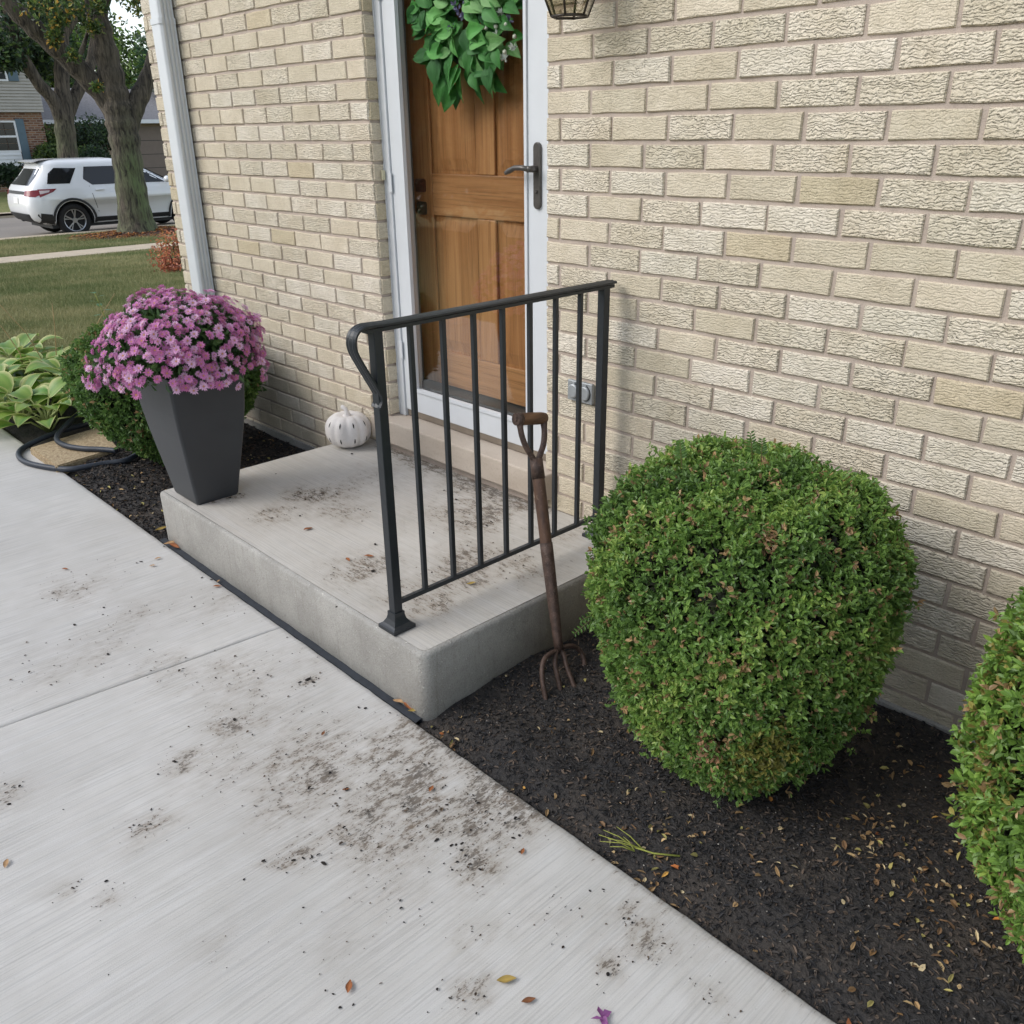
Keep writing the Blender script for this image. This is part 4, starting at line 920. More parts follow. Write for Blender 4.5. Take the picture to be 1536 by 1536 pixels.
def hosta(x, y, n, size, seed, label, h=.0):
    r = random.Random(seed); z = float(mulch_z(x, y)) 
    root = empty('hosta', (x, y, z), label, 'plant', 'hostas beside the walkway')
    for k in range(n):
        lay = k / n; a = k * 2.399 + r.uniform(-.3, .3); el = .35 + 1.0 * lay + r.uniform(-.15, .15); st = size * r.uniform(.5, .8) * (1.0 - .15 * lay)
        tip = Vector((math.cos(a) * math.cos(el) * st, math.sin(a) * math.cos(el) * st, math.sin(el) * st + .02))
        m = MB(); m.tube([root.location + Vector((0, 0, -.01)), root.location + tip * .5 + Vector((0, 0, .03)), root.location + tip], [.006, .005, .004], 5); lf = m.build('stalk', STALK, root)
        o = link('leaf', HL[r.randrange(7)], root, tip); s = size * r.uniform(.66, 1.0); o.scale = (s, s, s)
        o.rotation_euler = (r.uniform(-.3, .3), -.35 * el + r.uniform(-.1, .35), a + r.uniform(-.25, .25))
    return root
for i, (x, y, n, sz, lb) in enumerate([(-2.93, -.80, 20, .23, 'cream-edged hosta drooping over the walkway beside the hose'), (-3.2, -.86, 20, .25, 'cream-edged hosta next to the one beside the hose'), (-3.5, -.88, 20, .25, 'cream-edged hosta in the middle of the walkway row'),
        (-3.85, -.88, 20, .25, 'cream-edged hosta farther along the walkway row'), (-2.98, -.46, 24, .27, 'cream-edged hosta between the hose and the dark box shrub'), (-3.4, -.48, 22, .25, 'cream-edged hosta in the second row near the box shrub'),
        (-3.8, -.45, 22, .26, 'cream-edged hosta in the second row by the lawn'), (-3.2, -.14, 24, .28, 'cream-edged hosta at the foot of the leafy sapling'), (-3.8, -.08, 20, .26, 'cream-edged hosta at the lawn edge beside the sapling'), (-4.25, -.55, 20, .26, 'cream-edged hosta ending the row by the lawn')]):
    hosta(x, y, n, sz, i + 1, lb)
# leafy sapling and dry flower stalks standing among the hostas
sap = empty('sapling', (-3.55, -.12, 0), 'leafy green sapling standing above the hostas', 'sapling')
m = MB(); s0 = Vector((-3.55, -.12, 0)); s1 = at_x(142, 440, -3.55); m.tube([s0, s0.lerp(s1, .5) + Vector((.01, .01, 0)), s1], [.005, .004, .002], 6); m.build('stem', GST, sap)
def plain_leaf():
    V, F, c = [], [], []
    for i in range(6):
        u = i / 5; wd = .28 * math.sin(math.pi * min(.98, max(.03, u)) ** .8)
        for v in (-1, 0, 1): V.append((u, v * wd, .1 * abs(v) * wd - .25 * u * u)); c.append(np.array(srgb(70, 112, 56)[:3]) * (1.15 if v == 0 else 1))
    for i in range(5):
        for j in range(2): a = i * 3 + j; F.append((a, a + 1, a + 4, a + 3))
    return np_mesh('leaf', np.array(V), np.array(F), LEAF, np.array(c), True)
SLM = plain_leaf()
for k in range(11):
    t_ = .55 + .045 * k; q = s0.lerp(s1, min(1, t_)); o = link('leaf', SLM, sap, q - s0); s = random.uniform(.05, .075); o.scale = (s, s, s); o.rotation_euler = (0, random.uniform(-.5, .1), k * 2.2)
DRY = simple('dry_stalk', srgb(166, 140, 98), .8, .2, 30, .1)
for i, (a, b, c) in enumerate([((75, 560), (40, 500), (-5, 452)), ((30, 530), (10, 500), (-6, 480)), ((128, 520), (150, 478), (172, 440)), ((85, 540), (82, 490), (78, 455))]):
    m = MB(); X_0 = -3.8; m.tube([at_x(*a, X_0) - Vector((0, 0, .25)), at_x(*a, X_0), at_x(*b, X_0), at_x(*c, X_0)], [.003, .003, .0025, .0015], 5); tag(m.build('dry_stalk', DRY, None, at_x(*a, X_0) - Vector((0, 0, .25))), 'thin dry flower stalk arching out of the hostas', 'stalk', 'dry stalks above the hostas')
# stepping stone (exposed aggregate slab)
def mat_agg():
    t = NT('exposed_aggregate'); v = t.n('TexVoronoi', {'Vector': t.pos(), 'Scale': 130.}).outputs['Color']; f = t.noise(scale=60, detail=3)
    c = t.mix(t.ramp(f, .3, .7), srgb(182, 160, 124), srgb(150, 128, 96)); c = t.mix(.45, c, t.mix(t.n('SeparateColor', {0: v}).outputs[0], srgb(205, 188, 156), srgb(120, 98, 74)))
    return t.out(c, .9, t.bump(f, .7, .006))
scn = [at_z(x, y, .03) for x, y in ((44, 672), (150, 640), (178, 672), (84, 700))]
b = bmesh.new(); vs = [b.verts.new((p.x, p.y, .032)) for p in scn]; f = b.faces.new(vs); r_ = bmesh.ops.extrude_face_region(b, geom=[f])
for v in r_['geom']:
    if isinstance(v, bmesh.types.BMVert): v.co.z -= .06
bmesh.ops.recalc_face_normals(b, faces=b.faces[:]); bmesh.ops.bevel(b, geom=b.edges[:], offset=.006, segments=2, affect='EDGES')
m = MB(); m.bm(b); c0 = sum(scn, Vector()) / 4
tag(m.build('stepping_stone', mat_agg(), None, (c0.x, c0.y, 0)), 'tan pebbled stepping stone under the black hose', 'paving stone')
RUB = simple('black_rubber_hose', srgb(44, 50, 60), .5, .12, 60, .1)
hp_ = [(215, 676, .03), (190, 690, .02), (160, 695, .016), (130, 700, .016), (100, 704, .014), (60, 699, .013), (36, 692, .013), (28, 682, .013), (35, 672, .014), (60, 659, .03), (90, 647, .045), (116, 640, .05), (135, 634, .04), (146, 628, .035)]
hp2 = [(175, 676, .045), (150, 674, .046), (125, 673, .046), (100, 669, .046), (87, 662, .047), (86, 654, .06), (95, 642, .08), (110, 628, .09), (122, 619, .10)]
hose = empty('garden_hose', at_z(60, 690, .0), 'black rubber garden hose looped over the walkway edge', 'hose')
for L_ in (hp_, hp2): m = MB(); m.tube(catmull([at_z(x, y, z) for x, y, z in L_], 5), .0135, 10); m.build('hose_loop', RUB, hose)

# ============================================================ downspout, lantern, outlet, wreath
dr = at_y(259, 0, -.012); dx1 = dr.x - .006; dx0 = dx1 - .098; dyb, dyf = -.012, -.082
ds = empty('downspout', ((dx0 + dx1) / 2, -.05, .02), 'white ribbed metal downspout at the brick corner', 'downspout')
def dsec(x0, x1, ya, yb, z):
    pts = [(x0, ya), (x0, yb)]
    pts += [(x0 + .004, yb - .003), (x1 - .016, yb - .003), (x1 - .008, yb - .001), (x1, yb + .007)]
    n = 3; L_ = (ya - .006) - (yb + .007)
    for k in range(n): y0_ = yb + .007 + L_ * k / n; pts += [(x1 + .0012, y0_ + L_ / n * .12), (x1 + .0012, y0_ + L_ / n * .55), (x1 - .006, y0_ + L_ / n * .68), (x1 - .006, y0_ + L_ / n * .9)]
    pts += [(x1, ya)]
    return [(x, y, z) for x, y in pts]
zj = at_x(262, 32, dx1).z
m = MB(); m.rings([dsec(dx0, dx1, dyb, dyf, z) for z in (.05, zj)], 0, False); m.build('lower_pipe', WHITE, ds)
m = MB(); m.rings([dsec(dx0 + .003, dx1 - .003, dyb - .002, dyf + .003, z) for z in (zj - .06, 2.70)], 0, False); m.build('upper_pipe', WHITE, ds)
m = MB(); m.rings([dsec(dx0 - .003, dx1 + .003, dyb, dyf - .003, z) for z in (zj - .012, zj + .012)], 0, False); m.build('sleeve', WHITE, ds)
m = MB(); m.box(dx0 - .006, dx1 + .008, dyb, dyf - .0045, 2.3, 2.33); m.build('strap', WHITE, ds)
# lantern
lc = Vector((.148, -.125, 0)); zb0 = at_y(856, 25, -.12).z
lan = empty('wall_lantern', (lc.x, -.01, zb0 + .2), 'bronze wall lantern with clear glass panes beside the door', 'lantern')
def hexr(r, z, a0=0): return [Vector((lc.x + r * math.cos(a0 + k * math.pi / 3), lc.y + r * math.sin(a0 + k * math.pi / 3), z)) for k in range(6)]
LB = simple('dark_bronze', srgb(66, 60, 54), .45, .15, 40, .15, Metallic=.6)
lv = [hexr(.050, zb0), hexr(.076, zb0 + .060), hexr(.088, zb0 + .23)]
m = MB()
for k in range(6): m.tube([lv[0][k], lv[0][(k + 1) % 6]], .0035, 6)
m.build('bottom_ring', LB, lan)
for k in range(6): m = MB(); m.tube([lv[0][k], lv[1][k], lv[2][k]], .0032, 6); m.build('frame_bar', LB, lan)
PANE = mk_glass(NT('seeded_pane'), (.86, .84, .80, 1), 1.5)
for k in range(6):
    for q0, q1 in ((0, 1), (1, 2)):
        a_, b_, c_, d_ = lv[q0][k], lv[q0][(k + 1) % 6], lv[q1][(k + 1) % 6], lv[q1][k]; cx = (a_ + b_ + c_ + d_) / 4
        m = MB(); f_ = [cx + (q - cx) * .97 for q in (a_, b_, c_, d_)]; nn = (f_[1] - f_[0]).cross(f_[3] - f_[0]).normalized() * .0015
        m.add(f_ + [q + nn for q in f_], [(0, 1, 2, 3), (7, 6, 5, 4), (0, 4, 5, 1), (1, 5, 6, 2), (2, 6, 7, 3), (3, 7, 4, 0)]); m.build('pane', PANE, lan)
m = MB(); m.rings([hexr(.092, zb0 + .231), hexr(.098, zb0 + .245), hexr(.06, zb0 + .30), hexr(.02, zb0 + .33), hexr(.012, zb0 + .36)], 0, False); m.build('roof_cap', LB, lan)
m = MB(); m.box(lc.x - .045, lc.x + .045, -.022, -.003, zb0 + .14, zb0 + .36, 0, .006); m.build('back_plate', LB, lan)
m = MB(); m.tube(catmull([Vector((lc.x, -.02, zb0 + .30)), Vector((lc.x, -.05, zb0 + .40)), Vector((lc.x, -.10, zb0 + .42)), Vector((lc.x, lc.y, zb0 + .36))], 4), .007, 8); m.build('arm', LB, lan)
m = MB(); m.tube([(lc.x, lc.y, zb0 + .06), (lc.x, lc.y, zb0 + .15), (lc.x, lc.y, zb0 + .20)], [.014, .014, .010], 10); m.build('candle_sleeve', simple('ivory_sleeve', srgb(222, 214, 196), .5, .04, 10, .05), lan)
# outlet with two flip covers
oc = at_y(873, 587, -.006); GAL = simple('galvanised_cover', srgb(158, 162, 164), .45, .12, 40, .2, Metallic=.4)
out = empty('outlet_cover', (oc.x, -.004, oc.z), 'grey metal weatherproof outlet cover on the brick behind the balusters', 'outlet')
m = MB(); m.box(oc.x - .053, oc.x + .053, -.018, -.0045, oc.z - .034, oc.z + .034, 0, .003); m.build('plate', GAL, out)
for sx in (-1, 1):
    cxx = oc.x + sx * .025; m = MB(); rr_ = lambda r, y: [(cxx + r * math.cos(a), y, oc.z + r * 1.15 * math.sin(a)) for a in np.linspace(0, 2 * math.pi, 17)[:-1]]
    m.rings([rr_(.021, -.018), rr_(.021, -.024), rr_(.017, -.027)], 0, True); fl = m.build('flip_cover', GAL, out)
    m = MB(); m.rings([rr_(.0225, -.0182), rr_(.0225, -.0195)], 0, False); m.build('gasket', simple('dark_gasket', srgb(50, 50, 52), .8, .1, 20, .1), fl)
    m = MB(); m.box(cxx - .007, cxx + .007, -.022, -.018, oc.z + .024, oc.z + .030); m.build('hinge_barrel', GAL, fl)
# wreath on the oak door
wc = at_y(702, 20, EY - .045); WR = .145
wr = empty('wreath', (wc.x, EY - .004, wc.z), 'green leaf wreath with lilac and white flowers on the oak door', 'wreath')
m = MB(); m.tube([Vector((wc.x + WR * math.cos(a), wc.y + .01, wc.z + WR * math.sin(a))) for a in np.linspace(0, 2 * math.pi, 33)], .018, 8); m.build('vine_ring', TWIG, wr)
def wl(seed):
    r = random.Random(seed); V, F, c = [], [], []; base = np.array(r.choice([srgb(78, 146, 62), srgb(64, 124, 54), srgb(98, 160, 78), srgb(52, 104, 48), srgb(112, 158, 92)])[:3])
    for i in range(7):
        u = i / 6; wd = .30 * math.sin(math.pi * min(.985, max(.03, u)) ** .72)
        for v in (-1, -.5, 0, .5, 1): V.append((u, v * wd, .18 * abs(v) * wd * 2 - .22 * u * u + .02 * math.sin(u * 8 + v * 3))); c.append(base * (1.25 if v == 0 else r.uniform(.85, 1.1)))
    for i in range(6):
        for j in range(4): a = i * 5 + j; F.append((a, a + 1, a + 6, a + 5))
    return np_mesh('leaf', np.array(V), np.array(F), WLEAF, np.array(c), True)
WL = [wl(i) for i in range(8)]; r = random.Random(5)
for k in range(240):
    a = r.uniform(0, 2 * math.pi); rad = WR + r.uniform(-.11, .085); s = r.uniform(.06, .105)
    p = Vector((wc.x + rad * math.cos(a), wc.y - r.uniform(.0, .045), wc.z + rad * math.sin(a)))
    o = link('leaf', WL[r.randrange(8)], wr, p - wr.location); o.scale = (s, s, s)
    # point outwards/downwards, blade turned to the viewer (-Y)
    da = a + r.uniform(-1.3, 1.3); D = Vector((math.cos(da), -.25, math.sin(da) - .12)).normalized(); N = Vector((r.uniform(-.6, .6), -1, r.uniform(-.3, .7))).normalized(); S = N.cross(D).normalized(); N = D.cross(S)
    o.rotation_euler = Matrix((D, S, N)).transposed().to_euler()
BERRY = simple('cream_berry', srgb(226, 222, 206), .6, .06, 30, .1); LIL = [simple('lilac_petal', srgb(150, 140, 178), .7, .15, 80, .3), simple('white_petal', srgb(226, 226, 222), .7, .08, 80, .3)]
def blob(c, r_, n=1):
    b = bmesh.new(); bmesh.ops.create_icosphere(b, subdivisions=1, radius=r_)
    for v in b.verts: v.co = v.co * random.uniform(.85, 1.15) + Vector(c)
    return b
for (x, y) in ((744, 40), (759, 36), (772, 55), (729, 42), (708, 20), (757, 78), (750, 84), (706, 8)):
    p = at_y(x, y, EY - .085); m = MB(); m.bm(blob(p, .0075), 0, True); m.build('berry', BERRY, wr)
for (x, y, k) in ((688, 14, 0), (695, 24, 0), (682, 8, 0), (700, 8, 0), (714, 12, 1), (740, 8, 1), (678, 42, 0), (758, 88, 1), (690, -8, 0), (735, -4, 1), (752, 20, 1), (764, 30, 0), (745, 52, 1), (770, 70, 1), (728, 22, 0)):
    p = at_y(x, y, EY - .08); m = MB()
    for j in range(14):
        a_ = random.uniform(0, 6.28); e_ = random.uniform(-.2, 1.2); d_ = Vector((math.cos(a_) * math.cos(e_), -math.sin(e_), math.sin(a_) * math.cos(e_))); s_ = d_.orthogonal().normalized() * .0035
        m.add([p, p + d_ * .010 + s_, p + d_ * .019, p + d_ * .010 - s_], [(0, 1, 2, 3)])
    m.build('blossom', LIL[k], wr)
# ============================================================ background: lawn blades, trees, car, houses
def grass(name, n, x0, x1, seed, label, h=(.03, .07)):
    r = np.random.default_rng(seed); X = x1 + (x0 - x1) * r.uniform(size=n) ** 1.25
    lo = np.array([at_x(-30, 400, x).y for x in (x0, x1)]); hi = np.array([at_x(290, 400, x).y for x in (x0, x1)])
    t = (X - x0) / (x1 - x0); Y = lo[0] + (lo[1] - lo[0]) * t + r.uniform(size=n) * ((hi[0] - lo[0]) * (1 - t) + (hi[1] - lo[1]) * t)
    k = (X > -17.4) | ((X < -18.8) & (X > -23.2)); X, Y = X[k], Y[k]; n = len(X); Z = np.interp(X, [a for a, b in GP], [b for a, b in GP])
    far = np.clip(-X / 16, .3, 1.4); L = r.uniform(*h, n) * (.7 + .3 * far); a = r.uniform(0, 6.28, n); le = r.uniform(0, .8, n)
    D = np.stack([np.cos(a) * np.sin(le), np.sin(a) * np.sin(le), np.cos(le)], 1); S = np.stack([-np.sin(a), np.cos(a), 0 * a], 1) * (.003 * far * r.uniform(.7, 1.6, n))[:, None]
    P = np.stack([X, Y, Z - .005], 1); V = np.stack([P - S, P + S, P + D * L[:, None]], 1).reshape(-1, 3); F = np.arange(n * 3).reshape(-1, 3)
    tone = np.clip(.5 + .5 * vnoise(np.stack([X * 1.1, Y * 1.6, X * 0], 1), 12) + r.normal(size=n) * .3, 0, 1)[:, None]
    c = np.array([.115, .16, .045]) * (1 - tone) + np.array([.36, .33, .16]) * tone
    return tag(stuff(link(name, np_mesh(name, V, F, LITTER, np.repeat(c, 3, 0)))), label, 'grass')
grass('grass', 240000, -17.4, -3.6, 5, 'clipped green and straw grass between hostas and sidewalk'); grass('grass', 60000, -23.15, -18.8, 6, 'clipped grass strip between sidewalk and kerb', (.04, .08))

def mat_bark(name, a, b, moss):
    t = NT(name); r = t.noise((14, 14, 2.2), 1, 4, .6, .8); f = t.noise(scale=40, detail=3); g = t.noise((1.2, 1.2, .5), 1, 3)
    c = t.mix(t.ramp(r, .35, .65), a, b); nz = t.n('SeparateXYZ', {0: t.n('NewGeometry').outputs['Normal']})
    sx = t.n('SeparateXYZ', {0: t.n('NewGeometry').outputs['Position']})
    c = t.mix(t.math('MULTIPLY', t.math('MULTIPLY', t.ramp(g, .38, .62), t.ramp(r, .62, .42, .15, 1.)), t.ramp(sx.outputs[2], 2.2, .8, 0, moss)), c, srgb(98, 116, 74))
    return t.out(c, .95, t.bump(r, 1., .05, t.bump(f, .5, .02)))
BARK = mat_bark('lichened_bark', srgb(96, 88, 76), srgb(40, 36, 32), .8)
def limb(mb, pts, X, n=12, X2=None, ex=1.0):
    """pts: (px, py, width_px) in the photograph, lifted onto the plane x = X (drifting to X2)"""
    P, Rr = [], []
    for k, (x, y, w_) in enumerate(pts):
        xx = X if X2 is None else X + (X2 - X) * k / (len(pts) - 1); p = at_x(x, y, xx); P.append(p); Rr.append(w_ * mpp(p) / 2 * ex)
    Q = catmull(P, 4); Rq = list(np.interp(np.linspace(0, len(P) - 1, len(Q)), range(len(P)), Rr))
    Rq = [r * (1 + .06 * math.sin(i * 1.9) + .04 * math.sin(i * 4.3)) for i, r in enumerate(Rq)]
    mb.tube(Q, Rq, n); return Q
def clumps(name, parent, centers, n_each, leafL, cols, seed, flat=.7, mat=None):
    r = np.random.default_rng(seed); P, c = [], []
    for (q, rad) in centers:
        k = int(n_each * r.uniform(.7, 1.3)); d = unit(r.normal(size=(k, 3))) * (r.uniform(size=(k, 1)) ** .45) * rad * np.array([1, 1, flat])
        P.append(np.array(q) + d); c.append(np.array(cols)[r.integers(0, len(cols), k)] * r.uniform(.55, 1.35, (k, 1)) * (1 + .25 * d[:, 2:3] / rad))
    P = np.concatenate(P); c = np.concatenate(c); n = len(P)
    me = leaf_mesh(name, P - np.array(wloc(parent)), r.normal(size=(n, 3)), r.normal(size=(n, 3)) + [0, 0, .6], r.uniform(leafL * .7, leafL * 1.3, n), r.uniform(leafL * .35, leafL * .6, n), c, mat or LEAF)
    return stuff(link(name, me, parent))
GR = [srgb(70, 92, 48)[:3], srgb(88, 112, 56)[:3], srgb(54, 76, 42)[:3], srgb(108, 126, 62)[:3]]
GY = GR + GR + [srgb(190, 150, 66)[:3], srgb(150, 146, 74)[:3]]
DKG = [srgb(44, 64, 44)[:3], srgb(56, 80, 52)[:3], srgb(36, 54, 38)[:3]]
# street tree in the parkway
tb = at_x(206, 342, -21.5); tree = empty('street_tree', (-21.5, tb.y, gz(-21.5)), 'mossy forked street tree standing in front of the white car', 'tree')
m = MB(); limb(m, [(208, 352, 74), (206, 340, 56), (202, 318, 48), (195, 270, 43), (189, 225, 43), (184, 192, 46), (177, 162, 44), (171, 135, 39), (164, 100, 37), (152, 55, 35), (144, 15, 33), (138, -30, 30)], -21.5, 16); m.build('trunk', BARK, tree)
for pts, X2 in (([(188, 214, 24), (178, 184, 33), (160, 148, 33), (132, 118, 31), (98, 84, 29), (60, 50, 28), (30, 22, 27), (0, -12, 25)], -21.9), ([(186, 218, 24), (192, 188, 32), (202, 160, 29), (214, 135, 26), (226, 105, 22), (236, 60, 18), (240, 0, 14)], -21.2), ([(146, 25, 20), (158, 0, 16), (168, -40, 12)], -21.4), ([(112, 98, 10), (125, 70, 7), (132, 45, 4)], -21.7)):
    m = MB(); limb(m, pts, -21.5, 12, X2); m.build('limb', BARK, tree)
def cs(L): return [(at_x(x, y, X), r) for x, y, X, r in L]
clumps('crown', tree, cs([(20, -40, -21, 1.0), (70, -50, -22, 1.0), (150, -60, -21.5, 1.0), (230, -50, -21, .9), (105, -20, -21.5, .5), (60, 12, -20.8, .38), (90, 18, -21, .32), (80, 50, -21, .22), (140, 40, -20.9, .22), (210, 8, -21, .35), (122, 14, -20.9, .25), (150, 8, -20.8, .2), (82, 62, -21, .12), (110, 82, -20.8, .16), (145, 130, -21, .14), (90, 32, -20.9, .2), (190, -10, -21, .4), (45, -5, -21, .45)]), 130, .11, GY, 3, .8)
# leaf covered ring of soil at its foot
ring = MB(); nR = 28
ring.add([(-21.5, tb.y, gz(-21.5) + .16)] + [(-21.5 + 1.25 * math.cos(a) * (1 + .1 * math.sin(3 * a)), tb.y + .25 + 1.75 * math.sin(a) * (1 + .08 * math.sin(5 * a)), gz(-21.5 + 1.25 * math.cos(a)) + .01) for a in np.linspace(0, 2 * math.pi, nR + 1)[:-1]], [(0, i + 1, (i + 1) % nR + 1) for i in range(nR)], 0, True)
structure(ring.build('tree_ring', simple('brown_leaf_soil', srgb(74, 56, 46), .95, .3, 8, .6, .02)))
r = np.random.default_rng(8); n = 4200; a = r.uniform(0, 6.28, n); q = np.sqrt(r.uniform(size=n)) * 1.12
P = np.stack([-21.5 + 1.25 * q * np.cos(a), tb.y + .25 + 1.75 * q * np.sin(a), gz(-21.5) + .17 * np.clip(1 - q, 0, 1) + .02], 1)
c = np.array([srgb(150, 92, 54)[:3], srgb(120, 74, 50)[:3], srgb(190, 134, 66)[:3], srgb(92, 62, 48)[:3]])[r.integers(0, 4, n)]
tag(stuff(link('fallen_leaves', leaf_mesh('fallen_leaves', P, unit(np.stack([np.cos(a * 7), np.sin(a * 7), .2 * np.sin(a * 5)], 1)), np.tile([0, 0, 1.], (n, 1)) + r.normal(size=(n, 3)) * .3, r.uniform(.04, .08, n), r.uniform(.025, .05, n), c, LITTER))), 'brown and orange fallen leaves heaped round the street tree', 'leaf litter')
# tree across the street
t2b = at_x(104, 262, -35.5); t2 = empty('yard_tree', (-35.5, t2b.y, gz(-35.5)), 'dark forked tree in the yard behind the white car', 'tree')
m = MB(); limb(m, [(106, 285, 34), (104, 262, 30), (101, 225, 28), (97, 190, 29), (95, 165, 27), (93, 120, 21), (92, 70, 20), (96, 20, 19), (100, -30, 17)], -35.5, 14); m.build('trunk', BARK, t2)
for pts, X2 in (([(99, 204, 14), (91, 175, 21), (78, 148, 19), (58, 125, 18), (36, 88, 17), (20, 45, 16), (6, -10, 15)], -35), ([(97, 200, 14), (104, 165, 19), (120, 130, 17), (136, 95, 15), (142, 60, 13)], -36), ([(92, 60, 14), (112, 25, 13), (128, -10, 11)], -35.6)):
    m = MB(); limb(m, pts, -35.5, 10, X2); m.build('limb', BARK, t2)
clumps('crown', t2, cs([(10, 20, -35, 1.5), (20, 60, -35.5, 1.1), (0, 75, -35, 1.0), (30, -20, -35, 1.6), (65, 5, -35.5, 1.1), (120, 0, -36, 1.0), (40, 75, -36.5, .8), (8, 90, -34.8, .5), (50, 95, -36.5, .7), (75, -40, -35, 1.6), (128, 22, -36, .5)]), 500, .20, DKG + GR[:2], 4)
# white car ---------------------------------------------------------------
PAINT = simple('white_car_paint', srgb(222, 224, 226), .22, .02, 3, 0, Coat_Weight=.6, Coat_Roughness=.05)
CLAD = simple('black_plastic_cladding', srgb(34, 35, 37), .6, .15, 20, .1); TYRE = simple('tyre_rubber', srgb(30, 30, 31), .85, .15, 20, .2); ALLOY = simple('alloy_wheel', srgb(176, 178, 182), .3, .06, 10, .05, Metallic=.8)
SX, SY, SZc = -24.85, 5.20, -1.045
car = empty('parked_car', (SX, SY + 2.5, SZc), 'white sport utility car parked at the kerb behind the street tree', 'car')
def lerp_t(z, T): return float(np.interp(z, [a for a, b in T], [b for a, b in T]))
REAR = [(.30, .42), (.40, .16), (.55, .05), (.75, .02), (.95, .05), (1.10, .10), (1.20, .16), (1.40, .36), (1.60, .52), (1.70, .55), (1.74, .62), (1.79, .9)]
FRONT = [(.30, 4.85), (.45, 5.0), (.7, 5.04), (.9, 4.98), (1.02, 4.85), (1.10, 4.4), (1.145, 3.85), (1.3, 3.55), (1.5, 3.18), (1.65, 2.85), (1.74, 2.6), (1.79, 2.2)]
HW = [(.30, .90), (.42, .97), (.62, .995), (.85, .995), (1.0, .985), (1.12, .965), (1.3, .90), (1.5, .83), (1.65, .775), (1.72, .72), (1.765, .60), (1.79, .40)]
def plan(z, n=8, grow=0):
    r0, f0, w0 = lerp_t(z, REAR), lerp_t(z, FRONT), lerp_t(z, HW) + grow; pts = []
    rr = min(.42, w0 * .5); rf = min(.75, w0 * .7)
    for (cx, cy, ax_, ay_, a0) in ((w0, r0, rr * .8, rr, -90), (w0, f0, rf, rf * .75, 0), (-w0, f0, rf, rf * .75, 90), (-w0, r0, rr * .8, rr, 180)):
        sx = 1 if cx > 0 else -1; sy = 1 if cy == f0 else -1
        ox, oy = cx - sx * ax_, cy - sy * (ay_ if sy < 0 else ay_)
        for k in range(n): a_ = R_(a0 + 90 * k / (n - 1)); pts.append((ox + ax_ * math.cos(a_), oy + ay_ * math.sin(a_)))
    return pts
ZL = [.30, .36, .42, .5, .6, .7, .8, .9, .97, 1.02, 1.06, 1.10, 1.12, 1.145, 1.2, 1.3, 1.4, 1.5, 1.58, 1.65, 1.70, 1.735, 1.765, 1.79]
def W(l, s, z): return Vector((SX + s, SY + l, SZc + z))
m = MB(); m.rings([[W(y, x, z) for x, y in plan(z)] for z in ZL], 0, True)
body = m.build('body', PAINT, car)
wl_, WRr = (1.02, 3.91), .385
cut = MB()
for l in wl_:
    for s in (-1, 1): cut.tube([W(l, s * .62, .39), W(l, s * 1.2, .39)], .455, 28)
cu = cut.build('cutter', CLAD); mod = body.modifiers.new('b', 'BOOLEAN'); mod.object = cu; mod.operation = 'DIFFERENCE'; mod.solver = 'EXACT'
dg = bpy.context.evaluated_depsgraph_get(); nm = bpy.data.meshes.new_from_object(body.evaluated_get(dg)); body.modifiers.clear(); body.data = nm; bpy.data.objects.remove(cu)
nm.materials.clear(); nm.materials.append(PAINT); nm.materials.append(CLAD)
for p in nm.polygons:
    c_ = p.center + car.location; p.material_index = 0
    if abs(c_.x - SX) < .90 and c_.z - SZc < .9 and any(math.hypot(c_.y - SY - l, c_.z - SZc - .39) < .47 for l in wl_): p.material_index = 1
def side_x(l, z):
    """half width of the body skin at length l and height z"""
    pl = plan(z, 8); q = [p for p in pl if p[0] > 0]; q.sort(key=lambda p: p[1]); return float(np.interp(l, [p[1] for p in q], [p[0] for p in q]))
def side_patch(nm_, poly, mat, s=1, eps=.006, parent=None, sub=5):
    """polygon given in (length, height), laid on the flank s"""
    b = bmesh.new(); vs = [b.verts.new((l, z, 0)) for l, z in poly]; f = b.faces.new(vs); bmesh.ops.triangulate(b, faces=[f]); bmesh.ops.subdivide_edges(b, edges=b.edges[:], cuts=sub, use_grid_fill=True)
    for v in b.verts:
        l, z = v.co.x, v.co.y; v.co = W(l, s * (side_x(l, z) + eps), z)
    mm = MB(); mm.bm(b, 0, True); return mm.build(nm_, mat, parent or car)
